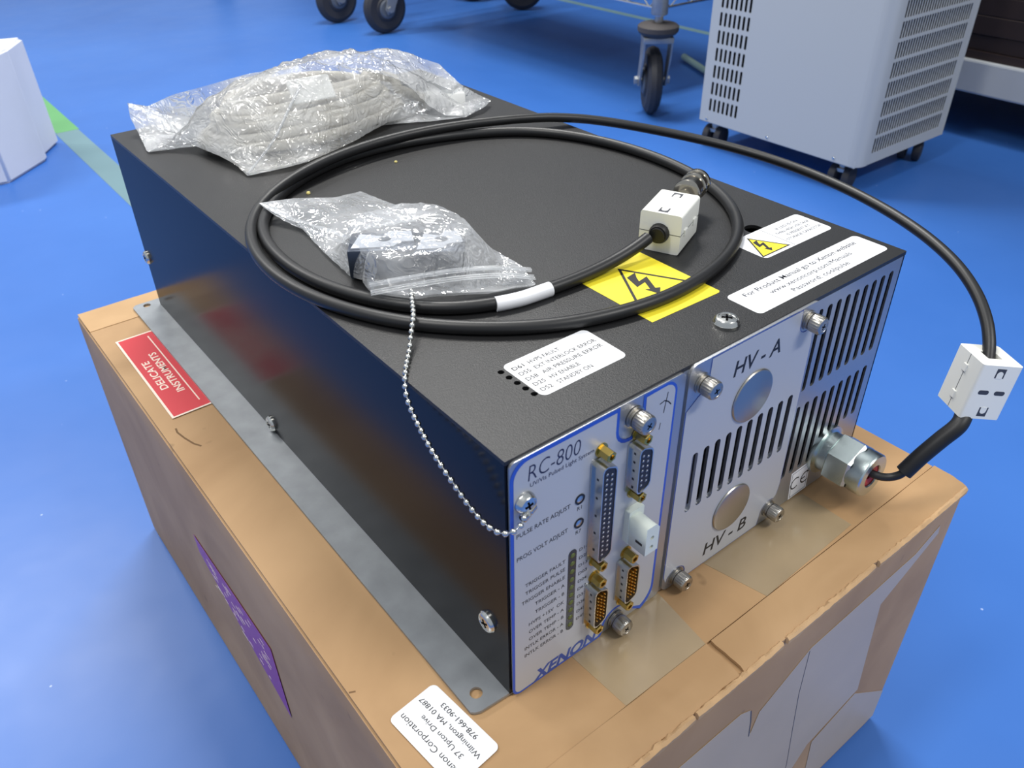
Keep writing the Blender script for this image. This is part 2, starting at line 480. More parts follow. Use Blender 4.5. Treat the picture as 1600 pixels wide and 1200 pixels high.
def grid_box(x0, x1, y0, y1, z0, z1, step, r, amp, seed, top_ripple=0):
    """box shell of quads with rounded edges and a little buckling"""
    bm = bmesh.new()
    nx, ny, nz = [max(2, int(abs(b - a) / step)) for a, b in ((x0, x1), (y0, y1), (z0, z1))]
    bmesh.ops.create_cube(bm, size=1)
    bmesh.ops.scale(bm, vec=(x1 - x0, y1 - y0, z1 - z0), verts=bm.verts)
    bmesh.ops.translate(bm, vec=((x0 + x1) / 2, (y0 + y1) / 2, (z0 + z1) / 2), verts=bm.verts)
    for ax, n in ((0, nx), (1, ny), (2, nz)):
        lo, hi = ((x0, x1), (y0, y1), (z0, z1))[ax]
        for k in range(1, n):
            no = [0, 0, 0]; no[ax] = 1; co = [0, 0, 0]; co[ax] = lo + (hi - lo) * k / n
            bmesh.ops.bisect_plane(bm, geom=bm.verts[:] + bm.edges[:] + bm.faces[:], plane_co=co, plane_no=no)
    for v in bm.verts:
        p = v.co
        q = Vector((min(max(p.x, x0 + r), x1 - r), min(max(p.y, y0 + r), y1 - r), min(max(p.z, z0 + r), z1 - r)))
        d = p - q
        if sum(1 for c_ in d if abs(c_) > 1e-4) > 1: p = q + d.normalized() * r
        nn = noise.noise(Vector((p.x, p.y, p.z)) / 60 + Vector((seed, 0, 0))) * amp
        n2 = noise.noise(Vector((p.x, p.y, p.z)) / 14 + Vector((0, seed, 0))) * amp * .25
        if v.co.z > z1 - 1 and top_ripple == 0: nn = min(0, nn * .2)
        k_ = .05 if v.co.x < x0 + 6 or v.co.y < y0 + 6 or v.co.x > x1 - 6 else 1
        v.co = p + d.normalized() * (nn + n2) * k_ if d.length > 1e-4 else p
    return bm


bm = grid_box(X0, X1, Y0 + 1.5, Y1, BZ, -2.0, 9, 3.0, 2.2, 3)
bm2 = bm
for v in bm.verts:
    if v.co.z > -8: v.co.z = min(v.co.z, -2.0)
obj('box_body', bm, M['kraft'], bx, 'C', 40)


def sheet(x0, x1, y0, y1, z, th, step, amp, seed, jag=(0, 0, 0, 0), fn=None):
    """thin buckled board, jagged where asked (left,right,front,back)"""
    bm = bmesh.new(); nx = max(2, int((x1 - x0) / step)); ny = max(2, int((y1 - y0) / step)); V = {}
    for s in (0, 1):
        for i in range(nx + 1):
            for j in range(ny + 1):
                x = x0 + (x1 - x0) * i / nx; y = y0 + (y1 - y0) * j / ny
                e = noise.noise(Vector((x / 5, y / 5, seed))) + .6 * noise.noise(Vector((x / 1.7, y / 1.7, seed + 5)))
                if i == 0: x += jag[0] * e
                if i == nx: x += jag[1] * e
                if j == 0: y += jag[2] * e
                if j == ny: y += jag[3] * e
                zz = z + amp * noise.noise(Vector((x / 22, y / 22, seed + 9))) + (fn(x, y) if fn else 0)
                V[s, i, j] = bm.verts.new((x, y, zz + (th if s else 0)))
    for i in range(nx):
        for j in range(ny):
            bm.faces.new((V[1, i, j], V[1, i + 1, j], V[1, i + 1, j + 1], V[1, i, j + 1]))
            bm.faces.new((V[0, i, j + 1], V[0, i + 1, j + 1], V[0, i + 1, j], V[0, i, j]))
    for i in range(nx):
        bm.faces.new((V[0, i, 0], V[0, i + 1, 0], V[1, i + 1, 0], V[1, i, 0]))
        bm.faces.new((V[1, i, ny], V[1, i + 1, ny], V[0, i + 1, ny], V[0, i, ny]))
    for j in range(ny):
        bm.faces.new((V[1, 0, j], V[1, 0, j + 1], V[0, 0, j + 1], V[0, 0, j]))
        bm.faces.new((V[0, nx, j], V[0, nx, j + 1], V[1, nx, j + 1], V[1, nx, j]))
    return bm


# lid: two long flaps under, two strips folded along the front, one at the back
dip = lambda x, y: -.8 * math.exp(-((y + 37) / 6) ** 2)
bm = sheet(X0 + 2, X1 - 2, -37.3, 478, -2.0, 1.6, 8, .0, 2)
obj('lid_flap', bm, M['kraft'], bx, 'C', 30)
rim = lambda x, y: (-1.1 * math.exp(-((y + 53.5 + 1.2 * noise.noise(Vector((x / 25, 0, 2)))) / 1.1) ** 2) * max(0, .4 + noise.noise(Vector((x / 40, 5, 1)))) - 2.2 * max(0, (-52 - y) / 8) ** 1.5 + .5 * noise.noise(Vector((x / 30, y / 9, 4))))
bm = sheet(X0 + 1.5, 94, -59.0, -37.6, -1.9, 1.9, 3, .45, 6, (0, .8, .7, 0), rim)
obj('lid_flap', bm, M['kraft'], bx, 'C', 40)
bm = sheet(97, X1 - 1.5, -59.5, -38.0, -1.8, 1.9, 3, .45, 8, (.8, 0, .7, 0), lambda x, y: rim(x, y) + .2)
obj('lid_flap', bm, M['kraft'], bx, 'C', 40)
# back lid strip, pale
bm = sheet(X0 + 2, X1 - 2, 466, 501, -2.0, 2.1, 7, .25, 12, (0, 0, .2, .5))
obj('lid_flap', bm, M['kraft_edge'], bx, 'C', 40)
# worn front edge: torn board plies standing along the rim
random.seed(4)
for (xa, xb) in ((X0 + 2, 60), (62, 125), (129, 206), (210, 304)):
    n = int((xb - xa) / 2.2); bm = bmesh.new(); rows = []
    for i in range(n + 1):
        x = xa + (xb - xa) * i / n
        j1 = noise.noise(Vector((x / 4, 1, xa))); j2 = noise.noise(Vector((x / 2.1, 7, xa))); j3 = noise.noise(Vector((x / 11, 3, xa)))
        f = min(1, min(i, n - i) / 4)
        prof = ((-58.2 + j1, -2.6), (-59.4 + 1.0 * j2, -1.0 + 1.3 * j1 * f), (-60.6 + .7 * j3, -.8 + 1.5 * j2 * f), (-61.6 - .4 * f, -2.0 + j1 * f), (-61.5, -5.0 - 2.0 * abs(j3) * f - 1.2 * j2), (-59.0, -6.0))
        rows.append([bm.verts.new((x, y, z)) for y, z in prof])
    for a, b in zip(rows, rows[1:]):
        for k in range(len(a)):
            kk = (k + 1) % len(a); bm.faces.new((a[k], a[kk], b[kk], b[k]))
    bm.faces.new(rows[0]); bm.faces.new(rows[-1][::-1]); bmesh.ops.recalc_face_normals(bm, faces=bm.faces)
    obj('torn_edge', bm, M['kraft_edge'], bx, 'C', 30)
# dark scuffs on the lid
obj('scuff_mark', stroke([(-49.5, 301), (-50.2, 296), (-48.6, 287), (-46, 277.5), (-43, 272)], 1.3, .03, -.38), M['scuff'], bx)
obj('scuff_mark', stroke([(-58.0, 49.6), (-55.2, 48.2)], .9, .03, -.38), M['scuff'], bx)
# packing tape on the lid
obj('packing_tape', xf(plate([(39, -37.2), (94, -37.3), (100, 6), (37, 6)], (), .12, -.4), Matrix()), M['tape'], bx)
obj('packing_tape', plate([(142, -37.5), (222, -35), (222, -2), (186, 10), (131, 10)], (), .12, -.38), M['tape'], bx)
# tape on the front
f0 = basis('front', 0, Y0 + 1.34, 0)
obj('packing_tape', xf(plate([(X0 + 4, -40), (103, -42), (112, -47), (118, -75), (122, -58), (161, -36), (263, -32), (286, -22), (288, -30), (237, -58), (252, -157), (199, -169), (177, -200), (150, -236), (X0 + 4, -236)], (), .15), f0),
    M['tape_side'], bx)
obj('packing_tape', xf(plate([(205, -172), (250, -160), (304, -206), (304, -238), (214, -238)], (), .15), f0), M['tape_side'], bx)
# a pen line and dents on the front
obj('pen_mark', xf(join(stroke([(160, -38), (163, -80), (170, -125), (177, -168), (181, -215)], .5), stroke([(112.5, -48), (115, -60), (117, -76)], .8)), basis('front', 0, Y0 + 1.15, 0)), M['ink_grey'], bx)
# labels on the box
red = xf(plate(rr(313, 20, 436, 46.5, .5), (), .1, .2), basis('lid'))
rl = obj('red_label', red, M['redlabel'], bx); rl['label'] = 'red DELICATE INSTRUMENTS label'
L_ = basis('lid', 0, 0, .3)
fr_ = plate(rr(312, 19, 437, 47.6, .5), [rr(313.6, 20, 435.4, 46.0, .3)], .1, -.05)
for b_ in (text('DELICATE', 372, 36.5, 5.6, 44, 'c', .015), text('INSTRUMENTS', 372, 28.2, 5.6, 63, 'c', .015), plate(rr(322, 24.3, 430, 25.2, .2), (), .08)):
    fr_ = join(fr_, b_)
obj('label_lettering', xf(fr_, L_), M['cream'], rl)
wl = obj('address_label', xf(plate(rr(-23, -13.6, 23, 13.6, 3), (), .12, .0), Matrix.Translation((0, 0, .35)) @ basis('lid', -35.0, 4.0, 0, math.radians(6))), M['white_label'], bx)
wl['label'] = 'white rounded address label'
bm = text('Xenon Corporation', -20.0, 6.6, 3.3, 40.5)
for s_, x_, y_, wd_ in (('37 Upton Drive', -14.6, .6, 28), ('Wilmington, MA 01887', -20.2, -4.9, 41), ('978-661-9033', -12.4, -10.2, 24)):
    bm = join(bm, text(s_, x_, y_, 2.7, wd_))
WLM = Matrix.Translation((0, 0, .5)) @ basis('lid', -35.0, 4.0, 0, math.radians(6))
obj('label_lettering', xf(bm, WLM), M['ink_black'], wl)
# purple label on the left side
pl_ = obj('purple_label', xf(plate([(-294, -88), (-292, -104), (-225, -130), (-160, -152), (-164, -84)], (), .2, 0), basis('left', X0 - .5, 0, 0)), M['purple'], bx)
pl_['label'] = 'purple printed label'
random.seed(2); bm = None
for k in range(46):
    y_ = 180 + random.random() * 95; z_ = -92 - random.random() * (30 + (275 - y_) * .2)
    b_ = stroke([(-y_, z_), (-y_ + 3 + random.random() * 7, z_ - .5)], .7 + random.random() * .6, .08)
    bm = b_ if bm is None else join(bm, b_)
obj('worn_print', xf(bm, basis('left', X0 - .72, 0, 0)), M['cream'], pl_)

# ================================================================== THE POWER UNIT
CW, CD, CH = 270.0, 471.0, 144.5
ch = thing('power_supply_unit', 'black metal pulsed light power unit with silver connector panel on the cardboard box', 'electronic unit', Wm(135, 235, 0))
# cover: top and two side sheets, open at the front
T_ = 2.0
top_holes = [circ(34.6 + .25 * k, 47 - 5.25 * k, 1.5, 16) for k in range(5)] + [circ(230, 69, 5.2)]
bm = plate(rr(0, 0, CW, CD, .3, 2), top_holes, T_, CH - T_)
obj('cover_top', bm, M['black'], ch, 'C')
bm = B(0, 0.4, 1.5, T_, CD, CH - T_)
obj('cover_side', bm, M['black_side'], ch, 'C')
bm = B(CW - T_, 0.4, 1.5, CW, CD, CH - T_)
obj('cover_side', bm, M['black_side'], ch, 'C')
obj('rear_panel', B(T_, CD - 1.2, 1.0, CW - T_, CD - .1, CH - T_), M['alu'], ch)
obj('inner_tray', B(T_ + .2, 8, 1.0, CW - T_ - .2, CD - 2, CH - 8), M['hole'], ch)
# bottom pan with the side flanges
fo = [(-20, 4), (-18.5, 2.5), (-16, 1.5), (0, .6), (CW, .6), (CW + 16, 1.5), (CW + 20, 5), (CW + 20, 482), (-17, 482), (-20, 479)]
obj('mounting_flange', plate(fo, [circ(-12, 10.5, 3.1), circ(-9.5, 476, 3.0), circ(CW + 12, 10.5, 3.1)], 1.6, 0.4), M['flange'], ch)


def P(x, z):  # positions read on the chassis face, moved to the raised panel skin
    return (x * .9919 - 1.13, z * .9919 + 2.8)


# front plate with louvre slots at the right
slots = [rr(112.5, 54, 190.5, 92, 3)]
for k in range(9):
    x = 197.5 + 7.8 * k
    slots.append(rr(x - 2.0, 86, x + 2.0, 136, 1.95, 5))
    z0 = 24.5 if k < 4 else 24.5 + (k - 3) * 4.5
    if k >= 7: z0 = 41
    slots.append(rr(x - 2.0, z0, x + 2.0, 75.5, 1.95, 5))
FR = basis('front', 0, 1.2, 0)
obj('front_plate', xf(plate(rr(T_ + .2, .8, CW - T_ - .2, CH - T_ - .2, .4, 2), slots, 1.2), FR), M['alu'], ch)

F = lambda w_: basis('front', 0, -w_, 0)
# left module plate and its label
mp_ = obj('control_panel', xf(plate(rr(1.2, 1.5, 97.5, 143.2, 3), (), 1.3), F(0)), M['alu'], ch)
n_ = []
def arc(cx, cy, r, a0, a1, n=8):
    return [(cx + r * math.cos(math.radians(a0 + (a1 - a0) * k / n)), cy + r * math.sin(math.radians(a0 + (a1 - a0) * k / n))) for k in range(n + 1)]


def panel_outline(ins):
    o = []
    x0, x1, z0, z1 = .6 + ins, 92.4 - ins, .2 + ins, 142.6 - ins
    o += arc(x0 + 10 - ins, z1 - 9 + ins * .8, 9.5 - ins, 180, 90)
    o += [(58.0 - ins, z1)] + arc(64.8, 130.5, 6.8 + ins, 180, 360, 10)[:] + [(71.6 + ins, z1)]
    o += arc(x1 - 7 + ins, z1 - 7 + ins, 7 - ins * .8, 90, 0)
    o += arc(x1 - 15 + ins, z0 + 13, 15 - ins, 0, -62, 6)
    o += arc(66.2, 5.4, 8.6 + ins, 12, 188, 10)
    o += [(56 - ins, z0)]
    o += arc(x0 + 5 - ins, z0 + 5 - ins, 5 - ins * .8, 270, 180, 5)
    return o


obj('panel_border', xf(plate(panel_outline(0), (), .2), F(1.3)), M['blue_line'], mp_)
lab = obj('panel_label', xf(plate(panel_outline(1.7), (), .1), F(1.5)), M['panel'], mp_)
F2 = F(1.62)
ltr = []


def pt(s, x, z, h, wd=None, al='l', bold=0, shear=0):
    u, v = P(x, z); return text(s, u, v, h, wd, al, bold, shear, .05)


bm = pt('RC-800', 11, 128.6, 8.2, 27, 'l', -.012, .12)
bm = join(bm, pt('UV/Vis Pulsed Light System', 12, 125.2, 2.2, 33.5))
obj('panel_lettering', xf(bm, F2), M['ink'], lab)
bm = pt('PULSE RATE ADJUST', 5, 101.0, 2.5, 28.5)
bm = join(bm, pt('PROG VOLT ADJUST', 5, 87.6, 2.5, 27.5), pt('R1', 39, 96.8, 2.2, None, 'c'), pt('R7', 39, 82.8, 2.2, None, 'c'))
rows = [('TRIGGER FAULT', 69, 22.5), ('TRIGGER PULSE', 64, 22.5), ('TRIGGER ENABLE', 58.8, 24.5), ('TRIGGER - A', 53.5, 17), ('TRIGGER - B', 48, 17), ('HVPS +15V  OK', 42.2, 20.5),
        ('OVER TEMP - A', 37, 20.5), ('OVER TEMP - B', 31.8, 20.5), ('INTLK ERROR - A', 26.8, 23), ('INTLK ERROR - B', 21.8, 23)]
for s_, z_, wd_ in rows: bm = join(bm, pt(s_, 32, z_, 2.2, wd_, 'r'))
for k, s_ in enumerate(('D14', 'D21', 'D13', 'D03', 'D04', 'D67', 'D33', 'D38', 'D45', 'D49')):
    bm = join(bm, pt(s_, 40.2, 70.6 - 5.2 * k, 1.9, 5.2))
obj('panel_lettering', xf(bm, F2), M['ink_black'], lab)
# hand-drawn pen marks
bm = join(stroke([P(88.2, 136), P(87.4, 131), P(86.6, 125.5)], .45), stroke([P(83.6, 131.5), P(86.5, 132.2), P(89, 130.6), P(91, 128.2)], .55), stroke([P(85.4, 120.6), P(84.9, 117.2)], .35))
obj('pen_marks', xf(bm, F2), M['ink_black'], lab)
bm = pt('XENON', 13.5, -1.6, 7.6, 41.5, 'l', .035, .3)
obj('maker_lettering', xf(bm, F2), M['xblue'], lab)
# LED window
lw = obj('led_window', xf(plate(rr(*P(33.8, 20.6), *P(38.4, 74.4), 2.2), (), .25), F(1.6)), M['led_strip'], mp_)
for k in range(10):
    u, v = P(36.1, 71 - 5.2 * k)
    e = lathe([(0, .5), (.9, .42), (1.35, .2), (1.4, 0)], 16)
    obj('status_led', xf(xf(e, Matrix.Translation((u, v, .2))), F(1.6)), M['led'], lw, 'C', 50)
# trimmer holes
for z_ in (103, 89):
    u, v = P(39, z_)
    a = lathe([(2.7, 0), (2.7, .35), (1.9, .35), (1.9, .02)], 28)
    t_ = obj('trimmer_bezel', xf(xf(a, Matrix.Translation((u, v, 0))), F(1.6)), M['black_plastic'], mp_, 'C', 40)
    a = lathe([(1.8, .05), (1.7, .25), (.9, .5), (0, .35)], 24)
    obj('trimmer_screw', xf(xf(a, Matrix.Translation((u, v, 0))), F(1.6)), M['steel'], t_, 'C', 40)


def hexprism(r, h, n=6, bev=.3):
    return lathe([(r * .9, 0), (r, bev), (r, h - bev), (r * .86, h), (r * .52, h), (r * .5, h - 1.6), (0, h - 1.6)], n)


def jack(x, z, par, length=6.4):
    u, v = P(x, z); a = hexprism(2.75, length)
    xf(a, Matrix.Rotation(.3, 4, 'Z'))
    wsh = lathe([(3.4, 0), (3.4, .5), (2.4, .5), (2.4, 0)], 24)
    obj('jack_screw', xf(xf(join(a, wsh), Matrix.Translation((u, v, 0))), F(1.6)), M['brass'], par, 'C', 25)


def dsub(x, zc, L, male, jz, name='d_sub_connector'):
    """x,zc centre; L shell length; jz jack screw half spacing"""
    u, v = P(x, zc); hw = 4.2; hl = L / 2; sl = 1.4

    def prof(g):
        o = [(-hw - g, -hl - g + 2.2), (-hw - g, hl + g - 2.2), (-hw - g + .65, hl + g - .65), (-hw - g + 2.2, hl + g)]
        o += [(hw + g - 2.4, hl + g - sl * .9), (hw + g - .7, hl + g - sl - .8), (hw + g, hl + g - sl - 2.6)]
        o += [(hw + g, -hl - g + sl + 2.6), (hw + g - .7, -hl - g + sl + .8), (hw + g - 2.4, -hl - g + sl * .9), (-hw - g + 2.2, -hl - g), (-hw - g + .65, -hl - g + .65)]
        return [(u + a, v + b) for a, b in o]
    base = obj(name, xf(plate([(u + a, v + b) for a, b in rr(-5.6, -hl - 1.4, 5.6, hl + 1.4, 1.6)], (), .8), F(1.6)), M['shell'], mp_)
    obj('connector_shell', xf(plate(prof(0), [prof(-.55)], 5.6), F(2.2)), M['shell'], base)
    depth = 5.2 if not male else 1.2
    obj('connector_insert', xf(plate(prof(-.6), (), depth), F(2.2)), M['black_plastic'] if not male else M['amber_plastic'], base)
    bm = bmesh.new(); cols = (-1.45, 1.45) if not male else (-2.1, 0, 2.1)
    pitch = 2.76 if not male else 2.3
    for ci, cx in enumerate(cols):
        n = int((L - 5 - (2 if ci else 0)) / pitch)
        for k in range(n):
            cz = (k - (n - 1) / 2) * pitch
            if male: b_ = lathe([(.5, 0), (.5, 4.0), (.3, 4.6), (0, 4.7)], 8)
            else: b_ = lathe([(.75, 0), (.75, .12), (.42, .12), (.30, .3), (0, .34)], 10)
            xf(b_, Matrix.Translation((u + cx, v + cz, 0))); bm = join(bm, b_)
    obj('contact_pins' if male else 'socket_contacts', xf(bm, F(2.2 + depth)), M['gold'] if male else M['steel_dull'], base, 'C', 40)
    bm = bmesh.new()
    for k in range(5):   # dimples on the shell flank
        zz = v + (k - 2) * L / 5.4
        box(bm, u - hw - .12, -5.2 - .25, zz - .55, u - hw + .1, -4.4, zz + .55)
    obj('shell_dimples', bm, M['black_plastic'], base)
    for s in (-1, 1): jack(x, zc + s * jz, base)


dsub(49.9, 91.6, 55.5, False, 32.6)
dsub(71.4, 105.4, 25.5, False, 16.6)
dsub(50.2, 31.0, 25.5, True, 16.6)
dsub(70.6, 33.2, 25.5, True, 16.9)
# white mate connector
u0, v0 = P(67.5, 59.5); u1, v1 = P(77, 79.5)
bm = plate(rr(u0, v0, u1, v1, .8), (), 3.2)
pw = obj('white_power_connector', xf(bm, F(1.6)), M['nylon'], mp_)
body = [(u0 + .6, v0 + .4), (u1 - .6, v0 + .4), (u1 - .6, v1 - 5.2), (u1 - 3.0, v1 - 2.6), (u0 + .6, v1 - 2.6)]
bm = plate(body, [circ(u0 + 4.6, v0 + 4.2, 1.15, 14), circ(u0 + 4.6, v0 + 10, 1.15, 14)], 10.6)
bb = obj('connector_body', xf(bm, F(4.8)), M['nylon'], pw)
bm = join(lathe([(.75, 2), (.75, 9.2), (.4, 9.8), (0, 9.9)], 12), xf(lathe([(.75, 2), (.75, 9.2), (.4, 9.8), (0, 9.9)], 12), Matrix.Translation((0, 5.8, 0))))
xf(bm, Matrix.Translation((u0 + 4.6, v0 + 4.2, 0)))
obj('contact_pins', xf(bm, F(4.8)), M['gold'], pw, 'C', 40)
bm = B(u0 + .45, -13.2, v0 + 5.2, u0 + .75, -9.2, v0 + 6.6)
obj('latch_slot', bm, M['ink_black'], pw)

# HV module plate
hvp = obj('high_voltage_panel', xf(plate(rr(*P(101.5, -2), *P(196.2, 142.4), 5), [rr(*P(111.3 + 8.15 * k, 50.2), *P(115.4 + 8.15 * k, 88.6), 1.95, 5) for k in range(10)], 1.6), F(0)), M['alu'], ch)


def hv_outline(ins):
    q = lambda x, z: P(x, z)
    o = [q(101.8 + ins, 118), q(109.8, 124.2 - ins)]
    o += [q(115.0 + ins, 126.6 - ins), q(115.4 + ins, 141.8 - ins), q(181.2 - ins, 141.8 - ins)]
    o += [(a, b) for a, b in arc(*P(186.6, 133.0), 5.2 + ins, 175, 330, 8)]
    o += [q(194.6 - ins, 119), q(196.0 - ins, 22)]
    o += [q(194.6 - ins, 14.5)] + arc(*P(188.6, 6.2), 7.0 + ins, 60, 186, 8) + [q(180.5 - ins, -1.6 + ins)]
    o += [q(119.6 + ins, -1.6 + ins)] + arc(*P(111.4, 3.2), 7.2 + ins, -8, 172, 8) + [q(101.8 + ins, 9)]
    return o


hs = [rr(*P(111.3 + 8.15 * k, 50.2), *P(115.4 + 8.15 * k, 88.6), 1.95, 5) for k in range(10)]
obj('panel_border', xf(plate(hv_outline(0), hs, .12), F(1.6)), M['xblue'], hvp)
hl_ = obj('panel_label', xf(plate(hv_outline(.45), hs, .1), F(1.72)), M['panel'], hvp)
obj('panel_lettering', xf(pt('HV - A', 133, 123.6, 9.0, 34.5, 'l', .012, .12), F(1.84)), M['ink_black'], hl_)
bm = pt('HV - B', 133, 5.2, 9.0, 35.5, 'l', .012, .12)
obj('panel_lettering', xf(bm, F(1.84)), M['ink_black'], hl_)
for z_ in (105, 31):
    u, v = P(151, z_)
    a = lathe([(14.3, 0), (14.6, .35), (14.2, 1.0), (13.2, 1.25), (0, 1.3)], 56)
    obj('hole_plug', xf(xf(a, Matrix.Translation((u, v, 0))), F(1.82)), M['steel_dull'], hvp, 'C', 35)


# thumb screws
def thumbscrew():
    knurl = lambda a, h: 1 + (.02 * math.cos(a * 22) if 2.6 < h < 7.6 else 0)
    a = lathe([(5.1, 0), (5.1, .8), (4.4, .85), (4.4, 1.9), (3.6, 1.95), (3.6, 2.4), (4.5, 2.45), (4.6, 2.9), (4.6, 7.4), (4.1, 8.3), (2.9, 8.6), (2.8, 8.45), (0, 8.4)], 88, rfun=knurl)
    return a


ts0 = None
for (x, z, par, w_) in ((68.6, 132.2, mp_, 1.6), (67.6, 3.4, mp_, 1.6), (110.6, 130.6, hvp, 1.7), (187.6, 133.6, hvp, 1.7), (112.0, 4.4, hvp, 1.7), (189.2, 6.6, hvp, 1.7)):
    u, v = P(x, z); loc = Wm(u, -w_, v) - wloc(par)
    if ts0 is None:
        ts0 = obj('thumb_screw', thumbscrew(), M['steel_dull'], par, 'L', 30)
        bm = B(-1.6, -.28, 8.3, 1.6, .28, 8.52); box(bm, -.28, -1.6, 8.3, .28, 1.6, 8.52)
        obj('cross_recess', bm, M['hole'], ts0, 'L')
        o = ts0
    else:
        o = copy_tree(ts0, par)
    o.location = loc; o.rotation_euler = (PI / 2, .4 + x * .05, 0)


# pan head screws: top one and three on the left side
def panscrew(r, h, par, loc, rot):
    a = lathe([(r * 1.05, 0), (r * 1.05, h * .3), (r, h * .4), (r * .95, h * .75), (r * .82, h * .97), (r * .70, h), (r * .66, h * .9), (r * .35, h * .96), (0, h * 1.0)], 40)
    o = obj('panel_screw', a, M['steel'], par, 'L', 35)
    bm = B(-r * .42, -r * .09, h * .85, r * .42, r * .09, h * 1.03); box(bm, -r * .09, -r * .42, h * .85, r * .09, r * .42, h * 1.03)
    xf(bm, Matrix.Rotation(.5, 4, 'Z'))
    obj('cross_recess', bm, M['hole'], o, 'L')
    o.location = loc - wloc(par); o.rotation_euler = rot
    return o


panscrew(5.9, 3.4, ch, Wm(139, 12.5, CH), (0, 0, .2))
for (y, z) in ((15, 40), (254, 8), (466, 47)):
    panscrew(5.2, 2.6, ch, Wm(0, y, z), (0, -PI / 2, 0))
panscrew(4.6, 3.4, mp_, Wm(*(P(9, 119.5)[0], -1.6, P(9, 119.5)[1])), (PI / 2, .3, 0))

# cable gland
a = lathe([(15.5, 0), (15.5, 2.4), (13.2, 2.6), (12.4, 3.0), (12.4, 9), (13.0, 9.2)], 48)
gl = obj('cable_gland', xf(xf(a, Matrix.Translation((236, 27, 0))), F(0)), M['zinc'], ch, 'C', 30)
a = lathe([(14.2, 8.6), (15.4, 9.6), (15.6, 10.2), (15.6, 22.6), (14.6, 24.2)], 6)
xf(a, Matrix.Rotation(.42, 4, 'Z'))
obj('hex_nut', xf(xf(a, Matrix.Translation((236, 27, 0))), F(0)), M['zinc'], gl, 'C', 25)
a = lathe([(13.0, 22), (13.6, 23.4), (13.6, 31.6), (12.9, 32.5), (7.4, 32.5), (7.0, 31.8), (7.0, 26)], 48)
obj('gland_collar', xf(xf(a, Matrix.Translation((236, 27, 0))), F(0)), M['zinc'], gl, 'C', 25)
a = lathe([(7.0, 27), (6.9, 31.2), (5.2, 31.4), (3.0, 30.6), (3.0, 27)], 36)
obj('rubber_seal', xf(xf(a, Matrix.Translation((236, 27, 0))), F(0)), M['red'], gl, 'C', 25)

# CE sticker
ce = obj('ce_sticker', xf(plate([(207.2, 22.4), (224.6, 23.2), (229.0, .8) if False else (226.6, 1.4), (209.4, .9)], (), .12), basis('front', 0, -.02, 0)), M['white_label'], ch)
cA = arc(213.2, 12.2, 4.0, 50, 310, 14); cB = arc(222.6, 12.2, 4.0, 50, 310, 14)
bm = stroke(cA, .95); bm = join(bm, stroke(cB, .95), stroke([(218.8, 12.2), (222.6, 12.2)], .95))
bm = join(bm, plate([(208.4, 21.4), (223.6, 22.1), (225.4, 2.5), (210.4, 2.0)], [[(208.7, 21.1), (223.3, 21.8), (225.1, 2.8), (210.7, 2.3)]], .05))
obj('sticker_lettering', xf(bm, basis('front', 0, -.15, 0)), M['ink_black'], ce)

# stickers on the top
TP = lambda w_=0: basis('top', 0, 0, CH + w_)


def sticker(outline, material=None, name='sticker', par=None, lab_=None):
    o = obj(name, xf(plate(outline, (), .12), TP(.02)), material or M['white_label'], ch)
    if lab_: o['label'] = lab_
    return o


def lettering(par, bm, material=None):
    return obj('sticker_lettering', xf(bm, TP(.15)), material or M['ink_grey'], par)


s1 = sticker(rr(37.2, 22, 85.3, 50.3, 3), lab_='white sticker listing the indicator codes')
bm = text('D61', 39.4, 44.0, 2.6, 6)
for k, (a_, b_, x_, wd_) in enumerate((('D61', 'HVPS FAULT', 48, 17.5), ('D55', 'EXT INTERLOCK ERROR', 47.8, 35), ('D58', 'AIR PRESSURE ERROR', 48, 34.5), ('D25', 'HV ENABLE', 48.2, 16.5), ('D52', 'STANDBY ON', 48.4, 19.5))):
    z_ = 44.0 - 4.75 * k
    bm = join(bm, text(a_, 39.4, z_, 2.6, 6, 'l', .008), text(b_, x_, z_, 2.6, wd_, 'l', .008))
lettering(s1, bm, M['ink_black'])
s2 = sticker(rr(157.5, 7.5, 265.5, 28.6, 3), lab_='long white sticker pointing to the manual website')
bm = text('For Product Manual go to Xenon website', 211.5, 22.0, 3.4, 92, 'c', .006)
bm = join(bm, text('www.xenoncorp.com/Manuals', 211.5, 16.2, 3.3, 67, 'c'), text('Password: coolpulse', 211.5, 10.6, 3.3, 46.5, 'c'))
lettering(s2, bm)
s3 = sticker(rr(205.5, 41.5, 264.8, 66.3, 3), lab_='white high voltage sticker with a small yellow triangle')
bm = text('IF LED IS ON', 248, 59.5, 2.2, 19, 'c')
for k, (s_, wd_) in enumerate((('THEN HIGH VOLTAGE', 29), ('IS PRESENT AT', 20), ('STORAGE CAPACITOR', 30))):
    bm = join(bm, text(s_, 248, 55.4 - 4.0 * k, 2.2, wd_, 'c'))
bm = join(bm, plate([(231, 41.8), (231.3, 41.8), (231.3, 66), (231, 66)], (), .05))
lettering(s3, bm)


def warning(cx, cy, s, par, rot=0, two=False):
    R_ = Matrix.Translation((cx, cy, 0)) @ Matrix.Rotation(rot, 4, 'Z') @ Matrix.Scale(s, 4)
    tri = lambda q: [(-1 * q, -.577 * q), (1 * q, -.577 * q), (0, 1.155 * q)]
    if not two:
        y = plate(tri(1.0), (), .05 / s); xf(y, R_)
        obj('warning_triangle', xf(y, TP(.14)), M['yellow'], par)
    bm = plate(tri(1.0), [tri(.88)], .05 / s, .05 / s)
    bolt = [(.18, .72), (-.16, .66), (-.30, .16), (.02, .22), (-.13, -.10), (-.24, -.04), (-.12, -.42), (.12, -.20), (.01, -.14), (.26, .40), (-.06, .34), (.02, .50)]
    bm = join(bm, plate(bolt, (), .05 / s, .05 / s))
    obj('warning_symbol', xf(xf(bm, R_), TP(.14)), M['ink_black'], par)


